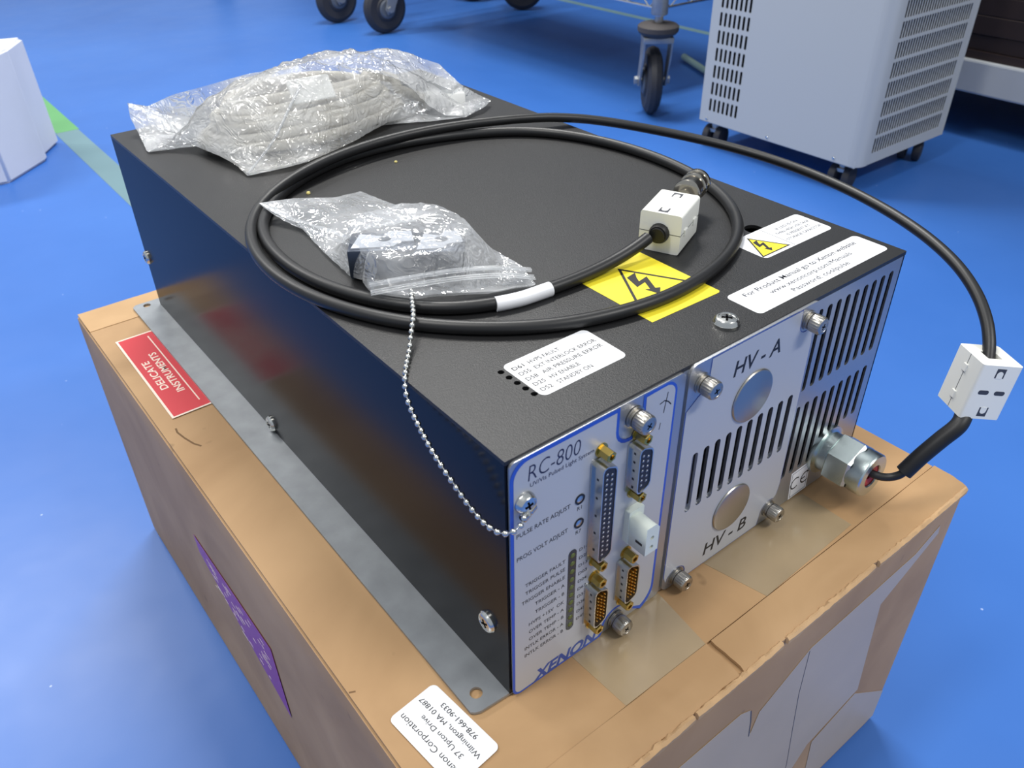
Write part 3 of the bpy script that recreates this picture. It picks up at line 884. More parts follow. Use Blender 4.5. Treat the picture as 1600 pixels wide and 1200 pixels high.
warning(217.2, 50.2, 11.6, s3)
s4 = sticker([(113.5, 34.6), (159, 33.6), (160.5, 34.6), (160.6, 88.5), (159, 90.2), (115, 90.2), (113.6, 88.5)], M['yellow'], 'warning_sticker', lab_='large yellow high voltage sticker with a black lightning bolt')
warning(138.2, 59.4, 20.5, s4, 0, True)

# two paint chips under the bag
tag(obj('foam_crumb', xf(lathe([(0, 0), (1.4, .3), (1.1, 1.3), (0, 1.8)], 7), Matrix.Translation((61.0, 276, CH))), M['crumb'], None), 'yellow crumb on the black cover inside the cable loop, the left one', 'crumb', 'crumbs on the cover')
tag(obj('foam_crumb', xf(lathe([(0, 0), (1.2, .3), (.9, 1.0), (0, 1.3)], 6), Matrix.Translation((131.0, 287, CH))), M['crumb'], None), 'yellow crumb on the black cover near the far arc of the cable', 'crumb', 'crumbs on the cover')

# ================================================================== THE CABLE
CAB_A = [(160.6, 84.4, 154.5), (154.4, 83.8, 153.0), (147.8, 83.9, 151.0), (136.7, 84.2, 149.0), (123.2, 83.9, 147.8), (110.1, 83.8, 147.6), (96.9, 84.5, 147.6), (79.2, 86.0, 147.6), (66.0, 89.0, 147.6), (54.9, 94.3, 147.6), (44.5, 100.6, 147.6), (35.5, 108.8, 147.6), (23.7, 124.0, 147.6), (13.8, 143.4, 147.6), (7.5, 164.5, 147.6), (5.0, 187.9, 147.6), (6.0, 208.9, 147.6), (9.7, 229.1, 147.6), (16.1, 247.5, 147.6), (26.9, 265.1, 147.6), (45.6, 283.1, 147.6), (73.8, 302.0, 147.6), (107.6, 312.6, 147.6), (140.2, 312.7, 147.6), (175.9, 306.4, 147.6), (217.1, 285.6, 147.6), (228.3, 276.0, 147.6), (245.0, 258.2, 147.6), (255.7, 234.9, 147.6), (262.8, 208.4, 147.6), (265.0, 179.2, 147.6), (263.2, 154.9, 147.6), (258.1, 125.4, 147.6), (248.0, 103.9, 147.6), (233.9, 83.3, 147.6), (218.1, 67.8, 147.6), (197.8, 55.1, 147.6), (175.9, 46.9, 147.6), (147.6, 41.8, 147.6), (126.0, 42.6, 147.6), (107.6, 45.4, 147.6), (83.5, 51.9, 147.6), (70.1, 58.7, 147.6), (53.3, 69.6, 147.6), (32.9, 87.9, 147.6), (21.1, 102.7, 147.6), (10.5, 121.0, 147.6), (1.6, 143.1, 147.6), (-3.6, 164.4, 147.6), (-5.4, 188.4, 147.6), (-3.0, 211.5, 147.6), (3.0, 234.1, 147.8), (13.4, 254.2, 148.0), (24.8, 268.6, 149.0), (40.3, 279.4, 151.0), (61.4, 291.4, 153.0), (93.8, 303.2, 153.5), (125.5, 308.1, 153.5), (164.7, 309.0, 153.5), (194.1, 300.1, 153.5), (219.1, 287.9, 153.5), (234.1, 282.4, 153.5)]
CAB_B = [(259.0, 277.9, 151.5), (281.6, 264.2, 149.0), (302.7, 248.7, 143.7), (319.8, 230.8, 139.6), (334.9, 210.7, 136.8), (347.3, 189.3, 133.9), (358.2, 162.7, 131.1), (362.8, 135.4, 128.8), (363.4, 106.9, 127.0), (359.0, 77.1, 126.3), (348.7, 45.6, 125.6), (336.5, 15.2, 124.4), (326.1, -7.9, 120.9), (314.2, -26.8, 114.5), (303.1, -40.4, 106.5), (293, -48.5, 99.0), (289, -50.8, 92)]
CAB_C = [(236.5, -20, 27.6), (237.0, -30.7, 27.6), (239.5, -36.1, 27.2), (242.7, -40.5, 28.5), (245.9, -44.1, 32.5), (252.9, -47.6, 43.2), (261.0, -51.4, 52.9), (269.7, -54.6, 61.0), (279, -52.0, 65.5), (284, -51, 71)]
cb = thing('power_cable', 'thick black cable looped twice on the unit and curving back to its front gland', 'cable', Wm(130, 180, CH))
path = crom(smooth_path(CAB_A + CAB_B, 2), 3.0)
obj('cable_jacket', tube(path, 3.3, 18), M['cable'], cb, 'C', 60)
obj('gland_lead', tube(crom(CAB_C[:6], 1.5), 2.3, 16), M['cable'], cb, 'C', 60)
obj('heat_shrink', tube(crom(CAB_C[4:], 1.5), 4.7, 20), M['shrink'], cb, 'C', 50)
sl = smooth_path(CAB_A, 2)[7:9]
sp = crom([Vector((94, 84.7, 147.6)), Vector((86, 85.3, 147.6)), Vector((78, 86.1, 147.6)), Vector((70.5, 87.9, 147.6)), Vector((64.5, 89.9, 147.6))], 2)
ms = obj('marker_sleeve', tube(sp, 3.7, 20), M['white_label'], cb, 'C', 50); ms['label'] = 'white marker sleeve'


def ferrite_bm(w_, l_, h_):
    """shell with square bore ends and latch notches, local x width, y length, z height"""
    hx, hy, hz = w_ / 2, l_ / 2, h_ / 2
    a = plate(rr(-hx, -hz, hx, hz, 1.6, 4), [rr(-4.2, -4.2, 4.2, 4.2, 1.0, 3)], l_)
    xf(a, Matrix.Translation((0, hy, 0)) @ Matrix(((1, 0, 0, 0), (0, 0, -1, 0), (0, 1, 0, 0), (0, 0, 0, 1))))
    return a


def ferrite(center, X, Y, Z, dims, marks):
    w_, l_, h_ = dims; Rm = Matrix((X, Y, Z)).transposed().to_4x4(); Mx = Matrix.Translation(center) @ Rm
    hx, hy, hz = w_ / 2, l_ / 2, h_ / 2
    o = obj('ferrite_clamp', xf(ferrite_bm(w_, l_, h_), Mx), M['ferrite'], cb, 'C', 40); o['label'] = 'white snap-on ferrite clamp'
    bm = bmesh.new()
    box(bm, -hx - .05, -hy - .05, -.18, hx + .05, -hy + .15, .18); box(bm, hx - .1, -hy, -.18, hx + .05, hy, .18); box(bm, -hx - .05, -hy, -.18, -hx + .1, hy, .18)
    obj('seam_line', xf(bm, Mx), M['ink_grey'], o)
    bm = bmesh.new()
    for s in (-1, 1):
        for t in (-.5, .5):
            box(bm, s * hx - .8, t * l_ * .5 - 2.2, -1.8, s * hx + .9, t * l_ * .5 + 2.2, 1.6, .3)
    obj('side_latch', xf(bm, Mx), M['ferrite'], o)
    for sz in (-1, 1):
        Fz = Matrix.Translation((0, 0, sz * hz)) @ (Matrix() if sz > 0 else Matrix.Rotation(PI, 4, 'Y'))
        for sy in (-1, 1):
            yy = sy * (hy - 4.6); a0, a1 = sorted((yy - sy * .6, yy - sy * 3))
            d = obj('latch_window', xf(xf(plate([(-2.6, yy - 2.8), (2.6, yy - 2.8), (2.6, yy + 2.8), (-2.6, yy + 2.8)], (), .06), Fz), Mx), M['ink_grey'], o)
            tg = [(1.75 * math.cos(q), yy - sy * .6 + sy * 1.75 * math.sin(q)) for q in [PI * k / 10 for k in range(11)]] + [(-1.75, yy - sy * 3), (1.75, yy - sy * 3)]
            obj('latch_tongue', xf(xf(plate(tg, (), .12), Fz), Mx), M['ferrite'], o)
        if marks:
            for sx in (-1, 1): obj('oval_slot', xf(xf(plate(rr(sx * 4.6 - 3, -1.3, sx * 4.6 + 3, 1.3, 1.2), (), .06), Fz), Mx), M['ink_grey'], o)
    return o


yw = -1.151
ferrite(Vector((182, 89.4, CH + 11.2)), Vector((math.cos(yw), math.sin(yw), 0)), Vector((-math.sin(yw), math.cos(yw), 0)), Vector((0, 0, 1)), (22.6, 30.5, 22), False)
X_, Y_ = Vector((.814, -.565, -.138)).normalized(), Vector((.156, -.016, .988)).normalized(); Z_ = X_.cross(Y_).normalized(); X_ = Y_.cross(Z_)
ferrite(Vector((286.8, -50.8, 80.0)), X_, Y_, Z_, (23, 33, 24), True)
# jacket stub and metal plug at the coil end
dv = Vector((.913, .405, .0))
e0 = Vector((182, 89.4, CH + 11.2))
obj('relief_collar', tube([e0 - dv * 18.5, e0 - dv * 17, e0 - dv * 14], 5.4, 24, rf=lambda t: .85 + .15 * min(1, t * 3)), M['shrink'], cb, 'C', 50)
obj('strain_relief', tube([e0 - dv * 20, e0 - dv * 17, e0 - dv * 12, e0 + dv * 12, e0 + dv * 20], 4.0, 20), M['shrink'], cb, 'C', 50)
rot = dv.to_track_quat('Z', 'Y').to_matrix().to_4x4()
a = lathe([(0, 0), (3.4, 0), (3.4, 3.5), (5.6, 3.6), (6.6, 4.2), (6.8, 5.0), (6.6, 6.0), (5.9, 6.4), (5.9, 13.0), (6.6, 13.4), (6.7, 14.6), (6.3, 15.4), (5.9, 16), (5.9, 19), (6.5, 19.4), (6.5, 21), (5.6, 21.6), (4.6, 21.6), (4.6, 17), (0, 17)], 40)
obj('metal_plug', xf(a, Matrix.Translation(e0 + dv * 23 + Vector((0, 0, 5.5))) @ rot @ Matrix.Scale(1.18, 4)), M['plug'], cb, 'C', 30)

# ================================================================== BALL CHAIN
CHN = [(34.3, 115.3, 154.5), (31.2, 109.9, 153.7), (26.0, 101.3, 154.3), (24.4, 97.6, 153.0), (19.4, 91.5, 153.5), (15.7, 87.5, 150.5), (13.5, 84.6, 147.5), (9.0, 79.7, 146.3), (3.8, 73.4, 146.1), (-1.2, 66.7, 145.6), (-3.0, 63.4, 141.8), (-4.5, 59.3, 138.2), (-6.0, 50.5, 134.8), (-8.0, 40.7, 131.6), (-9.0, 32.1, 128.9), (-9.0, 24.6, 125.2), (-8.0, 17.8, 119.5), (-7.0, 11.8, 114.9), (-6.0, 4.8, 111.8), (-5.0, -1.3, 111.7), (-2.7, -6.0, 113.3), (1.6, -6.2, 114.1), (4.3, -6.0, 116.6), (5.2, -5.4, 119.2)]
bc = thing('ball_chain', 'silver ball chain hanging from the small bag to the panel screw', 'chain', Wm(-3, 63, 142))
fine = crom(smooth_path(CHN, 1), .4)
acc, pts = 0, [fine[0]]
for a, b in zip(fine, fine[1:]):
    acc += (b - a).length
    if acc >= 3.35: pts.append(b); acc = 0
bead = None
for p_ in pts:
    if bead is None:
        s_ = bmesh.new(); bmesh.ops.create_uvsphere(s_, u_segments=16, v_segments=10, radius=1.35)
        bead = obj('bead', s_, M['steel'], bc, 'L', 60); o = bead
    else:
        o = bead.copy(); C.objects.link(o); o.parent = bc
    o.location = Wm(*p_) - wloc(bc)
obj('chain_link', tube(fine[::4], .32, 6), M['steel'], bc, 'C', 60)
# coupling sleeve and ring by the screw
a = lathe([(1.5, 0), (1.9, .3), (1.9, 3.6), (1.5, 4.0), (1.5, 4.6), (1.9, 5.0), (1.9, 8.2), (1.4, 8.6), (0, 8.6)], 20)
obj('coupling', xf(a, Matrix.Translation((4.2, -5.0, 116.8)) @ Matrix.Rotation(PI / 2, 4, 'Y') @ Matrix.Rotation(-.35, 4, 'X')), M['steel'], bc, 'C', 30)
obj('eyelet', tube([Vector((7.2, -5.2, 117.0)), Vector((7.4, -4.2, 118.8)), Vector((8.0, -3.4, 120.6))], 1.1, 10), M['steel'], bc, 'C', 40)


# ================================================================== BAGS
def poly_resample(P_, n):
    P_ = [Vector(p) for p in P_]; L_ = [0]
    for i in range(len(P_)): L_.append(L_[-1] + (P_[(i + 1) % len(P_)] - P_[i]).length)
    out = []; tot = L_[-1]; j = 0
    for k in range(n):
        d = tot * k / n
        while L_[j + 1] < d: j += 1
        t = (d - L_[j]) / (L_[j + 1] - L_[j]); out.append(P_[j].lerp(P_[(j + 1) % len(P_)], t))
    return out


def ridge(p, f, seed, rot):
    c_, s_ = math.cos(rot), math.sin(rot)
    q = Vector(((p.x * c_ + p.y * s_) * f, (-p.x * s_ + p.y * c_) * f * .35, seed))
    return 1 - abs(noise.noise(q)) * 2.6


def bag(name, outline, centre, H, nring, nseg, seed, amp, material, par, base=CH + .6):
    ol = poly_resample(outline, nseg); bm = bmesh.new(); c_ = Vector(centre)
    rt, rb = [], []
    for k in range(nring + 1):
        t = k / nring; tr, br = [], []
        for e in ol:
            x = c_.x + (e.x - c_.x) * t; y = c_.y + (e.y - c_.y) * t; q = Vector((x, y, 0))
            edge = 1 - t
            k_ = min(1, edge * 5)
            cr = (ridge(q, .045, seed, .5) + ridge(q, .05, seed + 3, -.7) + .55 * ridge(q, .12, seed + 6, 1.2) + .3 * ridge(q, .3, seed + 8, .2)) * amp
            jit = noise.noise(Vector((x * .3, y * .3, seed))) * .6
            ht = H(x, y)
            zt = base + e.z * t ** 5 + (max(ht, 0)) * (1 - t ** 7) + cr * (.35 + .65 * k_) * (.25 if k == nring else 1)
            zb = base - .4 + e.z * t ** 6 + (.25 * max(0, cr) if k < nring else 0)
            zt = max(zt, zb + .15)
            if k == nring: zb = zt - .2
            tr.append(bm.verts.new((x + jit, y - jit, zt))); br.append(bm.verts.new((x + jit, y - jit, zb)))
            if k == 0: break
        rt.append(tr); rb.append(br)
    n = nseg
    for R_, flip in ((rt, False), (rb, True)):
        for i in range(n):
            j = (i + 1) % n
            f = (R_[0][0], R_[1][i], R_[1][j]); bm.faces.new(f[::-1] if flip else f)
        for k in range(1, nring):
            for i in range(n):
                j = (i + 1) % n; f = (R_[k][i], R_[k + 1][i], R_[k + 1][j], R_[k][j]); bm.faces.new(f[::-1] if flip else f)
    for i in range(n):
        j = (i + 1) % n; bm.faces.new((rt[nring][j], rt[nring][i], rb[nring][i], rb[nring][j]))
    return obj(name, bm, material, par, 'C', 55)


# grey cable coil in the large bag
gc = thing('coiled_grey_cable', 'bundle of putty grey cable coiled inside the large clear bag', 'cable', Wm(122, 382, CH))
pts_ = []
random.seed(7)
cx, cy, ang = 116, 383, math.radians(-3)
turns = 5.6; n = 300
for k in range(n + 1):
    th = 2 * PI * turns * k / n + 2.6; lv = k / n * turns
    a_ = 75 - 4.3 * lv + 2 * math.sin(th * .37); b_ = 35 - 3.8 * lv
    x = a_ * math.cos(th); y = b_ * math.sin(th)
    z = CH + 5 + 4.4 * lv + (5.0 * (math.sin(th) > 0) * math.sin(th)) + 1.2 * math.sin(th * 2.3 + 1)
    pts_.append(Vector((cx + x * math.cos(ang) - y * math.sin(ang), cy + x * math.sin(ang) + y * math.cos(ang) + lv * 1.2, z)))
obj('cable_jacket', tube(pts_, 3.7, 14), M['grey_cable'], gc, 'C', 60)
bm = B(-13, -1.2, -9, 18, 1.2, 9, .8)
xf(bm, Matrix.Translation((112, 366, CH + 34)) @ Matrix.Rotation(-.1, 4, 'Z') @ Matrix.Rotation(-.75, 4, 'X'))
obj('paper_tag', bm, M['paper'], gc)
bm = B(-16, -7, -5, 16, 7, 5, 2); xf(bm, Matrix.Translation((222, 362, CH + 8)) @ Matrix.Rotation(-.45, 4, 'Z'))
obj('connector_hood', bm, M['paper'], gc, 'C', 40)
obj('cable_jacket', tube(crom([pts_[-1], pts_[-1] + Vector((22, -4, -6)), Vector((190, 374, CH + 18)), Vector((208, 368, CH + 9))], 3), 3.7, 14), M['grey_cable'], gc, 'C', 60)

OUT1 = [(17, 467, 20), (14, 459, 12), (14, 447, 2), (8, 412, .5), (13, 410, 2), (19, 410, 3), (33, 397, 5), (40, 357, 5), (43, 341, 3), (43, 326, .5), (60, 321, 1.5), (81, 317, 3), (104, 324, 3), (127, 333, 3), (150, 344, 4), (164, 350, 4), (189, 350, 4), (205, 338, 2), (218, 329, 1), (240, 334, 3), (255, 345, 3), (246, 352, 8), (231, 352, 18), (227, 373, 30), (214, 384, 35), (204, 392, 40), (193, 405, 40), (153, 407, 40), (117, 414, 38), (93, 425, 35), (59, 433, 30), (45, 450, 24), (31, 470, 14)]
def H1(x, y):
    dx, dy = (x - 124) / 94, (y - 381) / 46
    d = math.sqrt(dx * dx + dy * dy)
    if d > 1.03: h = 17 * max(0, 1 - (d - 1.03) / .27)
    else: h = 17 + 26 * (1 - (d / 1.03) ** 2) ** .8
    return h + 2


obj_bag1 = thing('poly_bag', 'large crinkled clear plastic bag holding the grey cable coil', 'plastic bag', Wm(125, 380, CH))
# silhouettes lift at the back, so the top sheet follows the coil
bag('bag_film', OUT1, (128, 374, 0), lambda x, y: H1(x, y) * (1 if y < 400 else max(0, 1 - (y - 400) / 50)), 64, 300, 5, 1.7, M['film'], obj_bag1)
# heat-sealed seam across the front corner
obj('seam_fold', tube(crom([Vector((101, 352, CH + 42)), Vector((88, 344, CH + 33)), Vector((68, 335, CH + 16)), Vector((44, 327, CH + 2))], 3), .9, 8, rf=lambda t: 1.2 - .4 * t), M['film'], obj_bag1, 'C', 60)

# small zip bag with parts
OUT2 = [(23, 260, 9), (44, 258, 7), (66, 250, 4), (85, 253, 2), (87, 230, 3), (86, 205, 7), (88, 190, 10), (91, 177, 12), (93, 166, 11), (95, 157, 10), (96, 146, 7), (95, 136, 6), (95.5, 121, 5), (96, 108, 5), (91, 96, 5), (86, 86, 7.5), (76, 89, 8), (66, 92, 8), (54, 100, 8), (42, 107, 8.5), (34, 110, 9), (26, 120, 9), (20, 128, 8), (22, 140, 8), (26, 146, 5), (26, 161, 1.5), (29, 195, 1), (32, 220, 1.5), (34, 242, 3), (30, 252, 6)]
def H2(x, y):
    d = math.sqrt(((x - 55) / 40) ** 2 + ((y - 150) / 38) ** 2)
    g = 5 * math.exp(-(((x - 60) / 30) ** 2 + ((y - 215) / 30) ** 2))
    return 21 * max(0, min(1, (1.25 - d) / .45)) + g


zb = thing('zip_bag', 'small clear zip bag holding dark connector hoods', 'plastic bag', Wm(60, 160, CH))
bag('bag_film', OUT2, (58, 155, 0), H2, 44, 220, 11, .9, M['film2'], zb)
zp = [(21, 131, 9.5), (40, 122, 11), (60, 114, 11), (80, 106, 9), (94, 99, 6)]
bm = bmesh.new()
for off, hh in ((0, 1.6), (2.6, 1.0), (-7, .6), (-9.5, .6), (-12, .5)):
    tube(crom([Vector((x + off * .35, y + off * .7, CH + z + 1.5)) for x, y, z in zp], 2), hh * .6, 6, bm)
obj('zip_strip', bm, M['zip'], zb, 'C', 60)
# parts in the bag
for i, (cx, cy, an, lx, ly, hh, lb) in enumerate(((45, 158, -.62, 34, 22, 16, 'dark connector hood with white top at the left end inside the zip bag'), (68, 141, -.62, 26, 24, 15, 'dark connector hood with white top nearer the zip inside the bag'))):
    h_ = thing('connector_hood', lb, 'connector hood', Wm(cx, cy, CH + 1))
    Mx = Matrix.Translation((cx, cy, CH + 1)) @ Matrix.Rotation(an, 4, 'Z')
    obj('hood_body', xf(B(-lx / 2, -ly / 2, 0, lx / 2, ly / 2, hh, 1.5), Mx), mat('slate_metal', (58, 66, 80), .35, metal=.5), h_, 'C', 40)
    ol = [(-lx / 2 + 2, -ly / 2 + 2), (lx / 2 - 11, -ly / 2 + 3), (lx / 2 - 8, -ly / 2 + 8), (lx / 2 - 1, -ly / 2 + 9), (lx / 2 - 3, ly / 2 - 2), (3, ly / 2 - 1), (0, ly / 2 - 7), (-lx / 2 + 5, ly / 2 - 4)]
    obj('white_cover', xf(plate(ol, [circ(1, 1, 3.4)], .6, hh), Mx), M['hood_white'], h_)

# ================================================================== BACKGROUND
# portable spot cooler
ac = thing('air_conditioner', 'grey portable cooling unit with slotted vents on small casters', 'air conditioner', (1.32, .71, 0))
ax0, ax1, ay0, ay1, az0, az1 = 1.18, 1.458, .536, .893, .052, .78
obj('cabinet_core', B(ax0 + .012, ay0 + .012, az0 + .01, ax1 - .004, ay1 - .004, az1 - .01), M['hole'], ac, 'W')
vs_l = []
for r_ in range(17):
    for k in range(7):
        yc = .870 - .0105 * k; zz = .074 + .0314 * r_
        vs_l.append(rr(-yc - .0027, zz, -yc + .0027, zz + .0242, .0024, 3))
bm = plate([(-ay1, az0), (-(ay0 + .02), az0), (-(ay0 + .02), az1), (-ay1, az1)], vs_l, .0009)
obj('side_panel', xf(bm, basis('left', ax0 + .0015, 0, 0)), M['ac'], ac, 'W')
vs_f = []
for r_ in range(17):
    for k in range(28):
        xc = 1.219 + .0079 * k; zz = .0715 + .0314 * r_
        vs_f.append([(xc - .0025, zz), (xc + .0025, zz), (xc + .0025, zz + .0258), (xc - .0025, zz + .0258)])
bm = plate([(ax0 + .028, az0), (ax1, az0), (ax1, az1), (ax0 + .028, az1)], vs_f, .0007)
obj('vent_panel', xf(bm, basis('front', 0, ay0 + .0015, 0)), M['ac'], ac, 'W')
# rounded corner post
bm = bmesh.new(); pr = [(ax0, ay0 + .02)] + [(ax0 + .02 - .02 * math.cos(a), ay0 + .02 - .02 * math.sin(a)) for a in [math.radians(15 * k) for k in range(7)]] + [(ax0 + .028, ay0), (ax0 + .028, ay0 + .004), (ax0 + .02, ay0 + .006), (ax0 + .006, ay0 + .02)]
vb = [bm.verts.new((x, y, az0)) for x, y in pr[1:]]; vt = [bm.verts.new((x, y, az1)) for x, y in pr[1:]]
for i in range(len(vb)):
    j = (i + 1) % len(vb); bm.faces.new((vb[i], vb[j], vt[j], vt[i]))
bm.faces.new(vb[::-1]); bm.faces.new(vt); bmesh.ops.recalc_face_normals(bm, faces=bm.faces)
obj('corner_post', bm, M['ac'], ac, 'W', 35)
obj('back_panel', B(ax1 - .003, ay0, az0, ax1, ay1, az1), M['ac'], ac, 'W')
obj('rear_panel', B(ax0 + .002, ay1 - .003, az0, ax1 - .003, ay1, az1), M['ac'], ac, 'W')
obj('top_panel', B(ax0, ay0, az1, ax1, ay1, az1 + .012, .004), M['ac'], ac, 'W')
obj('base_pan', B(ax0 + .003, ay0 + .008, az0 - .002, ax1 - .002, ay1 - .002, az0 + .01), M['ac'], ac, 'W')
for (y_, z_) in ((.875, .0575), (.729, .0585), (.585, .0585)):
    a = lathe([(.0025, 0), (.002, .001), (0, .0012)], 12); xf(a, basis('left', ax0, y_, z_))
    obj('panel_rivet', a, M['steel'], ac, 'W', 40)
first = None
for (x, y) in ((1.205, .868), (1.212, .580), (1.43, .575), (1.43, .868)):
    if first is None:
        bm = lathe([(.009, .032), (.009, .052)], 12)
        box(bm, -.012, -.012, .030, .012, .012, .036)
        c_ = obj('caster', bm, M['steel_dull'], ac, 'N')
        for s in (-1, 1):
            a = lathe([(0, -.008), (.013, -.008), (.0195, -.006), (.0205, 0), (.0195, .006), (.013, .008), (0, .008)], 28)
            xf(a, Matrix.Translation((s * .013, 0, .0205)) @ Matrix.Rotation(PI / 2, 4, 'Y'))
            obj('caster_wheel', a, M['rubber'], c_, 'N', 35)
        first = c_; o = c_
    else:
        o = copy_tree(first, ac)
    o.location = Vector((x, y, 0)) - Vector((1.32, .71, 0)); o.rotation_euler = (0, 0, .5 + x)


# wheeled wire racks
def big_caster(par, loc, rz):
    """stem caster with bumper disc, in metres about its stem foot on the floor"""
    b_ = lathe([(.0, .158), (.008, .158), (.008, .186), (.0, .186)], 16)
    c_ = obj('caster', b_, M['steel_dull'], par, 'N', 30)
    a = lathe([(0, .150), (.026, .150), (.034, .155), (.038, .160), (.038, .168), (.034, .171), (.010, .174), (0, .174)], 40)
    obj('bumper_disc', a, M['bumper'], c_, 'N', 35)
    off = .026
    a = lathe([(0, -.016), (.028, -.016), (.031, -.013), (.050, -.014), (.059, -.009), (.0625, 0), (.059, .009), (.050, .014), (.031, .013), (.028, .016), (0, .016)], 44)
    xf(a, Matrix.Translation((0, -off, .0625)) @ Matrix.Rotation(PI / 2, 4, 'Y'))
    w_ = obj('caster_wheel', a, M['rubber'], c_, 'N', 30)
    a = lathe([(0, -.019), (.020, -.019), (.024, -.0165), (.024, .0165), (.020, .019), (0, .019)], 28)
    xf(a, Matrix.Translation((0, -off, .0625)) @ Matrix.Rotation(PI / 2, 4, 'Y'))
    obj('wheel_hub', a, M['wheel_hub'], w_, 'N', 30)
    bm = B(-.028, -.022, .140, .028, .022, .151, .002)
    for s in (-1, 1):
        pl2 = plate([(-.020, .145), (.020, .145), (.016, .115), (-off + .012, .055), (-off - .006, .050), (-off - .012, .062), (-.022, .110)], (), .003)
        xf(pl2, Matrix(((0, 0, 1, s * .0255 - .0015), (1, 0, 0, 0), (0, 1, 0, 0), (0, 0, 0, 1))))
        bm = join(bm, pl2)
    a = lathe([(.005, -.031), (.005, .031)], 12); xf(a, Matrix.Translation((0, -off, .0625)) @ Matrix.Rotation(PI / 2, 4, 'Y'))
    nut = lathe([(0, .028), (.008, .028), (.008, .034), (0, .034)], 6); nut2 = lathe([(0, -.034), (.008, -.034), (.008, -.028), (0, -.028)], 6)
    for q in (nut, nut2): xf(q, Matrix.Translation((0, -off, .0625)) @ Matrix.Rotation(PI / 2, 4, 'Y'))
    bm = join(bm, a, nut, nut2)
    obj('fork', bm, M['flange'], c_, 'N', 35)
    c_.scale = (1.13, 1.13, 1.13)
    c_.location = Vector(loc) - wloc(par); c_.rotation_euler = (0, 0, rz)
    return c_


def wire_rack(x0, x1, y0, y1, label, rots, extra=None):
    t = thing('wire_rack', label, 'rack', ((x0 + x1) / 2, (y0 + y1) / 2, 0))
    cs = None
    for (x, y), rz in zip(((x0, y0), (x0, y1), (x1, y0), (x1, y1)), rots):
        if cs is None: cs = big_caster(t, (x, y, 0), rz)
        else:
            o = copy_tree(cs, t); o.location = Vector((x, y, 0)) - wloc(t); o.rotation_euler = (0, 0, rz)
        a = lathe([(.0125, .210), (.0127, .214), (.0127, 1.2), (0, 1.202)], 20); xf(a, Matrix.Translation((x, y, 0)))
        obj('post', a, M['chrome'], t, 'W', 30)
        a = lathe([(.0165, .212), (.0175, .214), (.0160, .252), (.0130, .254)], 20); xf(a, Matrix.Translation((x, y, 0)))
        obj('shelf_collar', a, M['flange'], t, 'W', 30)
    for zs in (.222, .75):
        bm = bmesh.new()
        for dz in (0, .024):
            P4 = [Vector((x0, y0, zs + dz)), Vector((x1, y0, zs + dz)), Vector((x1, y1, zs + dz)), Vector((x0, y1, zs + dz))]
            for i in range(4): tube([P4[i], P4[(i + 1) % 4]], .003, 8, bm)
        for xx in (x0, x1):
            n = int((y1 - y0) / .03); zz = [Vector((xx, y0 + (y1 - y0) * k / n, zs + (.0 if k % 2 else .024))) for k in range(n + 1)]
            tube(zz, .0018, 6, bm)
        for yy in (y0, y1):
            n = int((x1 - x0) / .03); zz = [Vector((x0 + (x1 - x0) * k / n, yy, zs + (.0 if k % 2 else .024))) for k in range(n + 1)]
            tube(zz, .0018, 6, bm)
        n = int((y1 - y0) / .025)
        for k in range(1, n):
            yy = y0 + (y1 - y0) * k / n; tube([Vector((x0, yy, zs + .026)), Vector((x1, yy, zs + .026))], .0016, 5, bm)
        obj('wire_shelf', bm, M['chrome'], t, 'W', 40)
    return t


wire_rack(1.240, 1.70, 1.078, 2.150, 'chrome wire rack on casters behind the grey cooling unit', (2.48, -PI / 2, .4, .9))
wire_rack(1.20, 1.66, 2.375, 3.45, 'farther chrome wire rack on casters at the top edge of the view', (-PI / 2, .2, .8, 0))
# pale box stored on the near rack's lower shelf
tag(obj('storage_tray', B(1.28, 1.2, .2505, 1.66, 2.1, .31, .006), mat('slate_tray', (60, 66, 84), .5), None, 'W'), 'slate blue tray on the lower shelf of the near wire rack', 'tray')

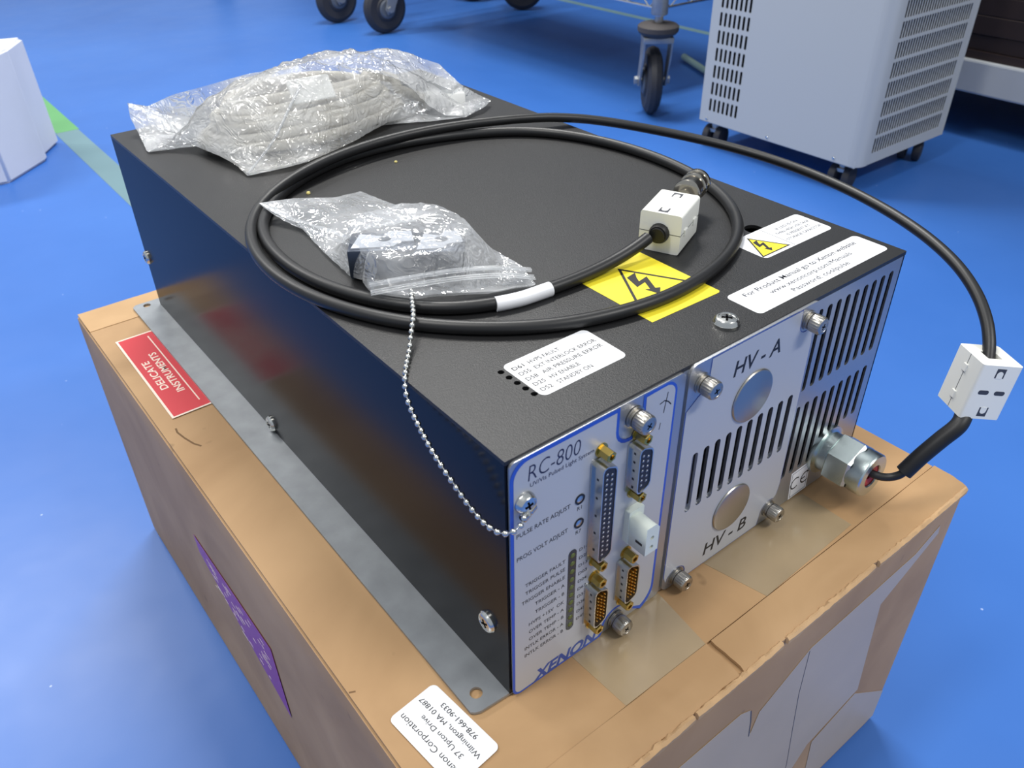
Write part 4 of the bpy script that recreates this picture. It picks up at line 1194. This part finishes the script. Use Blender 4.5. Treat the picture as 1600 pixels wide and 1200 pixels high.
# low trolley with dark boards at the right
tr = thing('board_trolley', 'low grey framed trolley carrying a dark brown board stack', 'trolley', (1.95, .2, 0))
obj('side_beam', B(1.62, -.9, .088, 1.66, 1.0, .150, .004), M['beam'], tr, 'W')
obj('side_beam', B(2.26, -.9, .088, 2.30, 1.0, .150, .004), M['beam'], tr, 'W')
obj('cross_beam', B(1.66, .94, .088, 2.26, .98, .148, .003), M['beam'], tr, 'W')
obj('cross_beam', B(1.66, -.88, .088, 2.26, -.84, .148, .003), M['beam'], tr, 'W')
for x, y in ((1.70, .9), (2.2, .9), (1.70, -.8), (2.2, -.8)):
    obj('leg', B(x - .02, y - .02, 0, x + .02, y + .02, .0885, .003), M['rubber'], tr, 'W')
obj('deck_board', B(1.63, -.88, .1505, 2.29, .98, .165), M['wood_dark'], tr, 'W')
random.seed(9); z = .1655
for k in range(16):
    h_ = .022 + .014 * random.random(); dx = .006 * random.random()
    tag(obj('board', B(1.632 + dx, -.86, z, 2.27, .965 - .01 * random.random(), z + h_, .0015), M['wood_dark'], None, 'W'),
        'dark brown board lying in the stack on the low grey trolley', 'board', 'boards stacked on the trolley')
    z += h_ + .0004

# loose pale bar on the floor by the cooling unit
bm = tube(crom([Vector((1.640, 1.345, .012)), Vector((1.60, 1.262, .012)), Vector((1.57, 1.20, .012)), Vector((1.50, 1.06, .012))], .02), .008, 12)
tag(obj('hose', bm, mat('pale_green_hose', (150, 178, 168), .4), None, 'W', 50), 'pale green hose end lying on the floor behind the cooling unit', 'hose')

# white foam block
bm = bmesh.new()
ol = [(.04, 1.585), (.127, 1.67), (.128, 1.70), (.174, 1.769), (.03, 1.80), (-.16, 1.78), (-.16, 1.60)]
vb = [bm.verts.new((x, y, 0)) for x, y in ol]
cx_, cy_ = .02, 1.70
vt = [bm.verts.new((cx_ + (x - cx_) * .97, cy_ + (y - cy_) * .97, .212 + .004 * math.sin(i * 2.1))) for i, (x, y) in enumerate(ol)]
for i in range(len(ol)):
    j = (i + 1) % len(ol); bm.faces.new((vb[i], vb[j], vt[j], vt[i]))
bm.faces.new(vb[::-1]); bm.faces.new(vt); bmesh.ops.recalc_face_normals(bm, faces=bm.faces)
bmesh.ops.bevel(bm, geom=bm.edges[:], offset=.005, segments=3, affect='EDGES')
tag(obj('foam_block', bm, M['foam'], None, 'W', 50), 'white packing foam block standing on the blue floor at the left', 'foam')
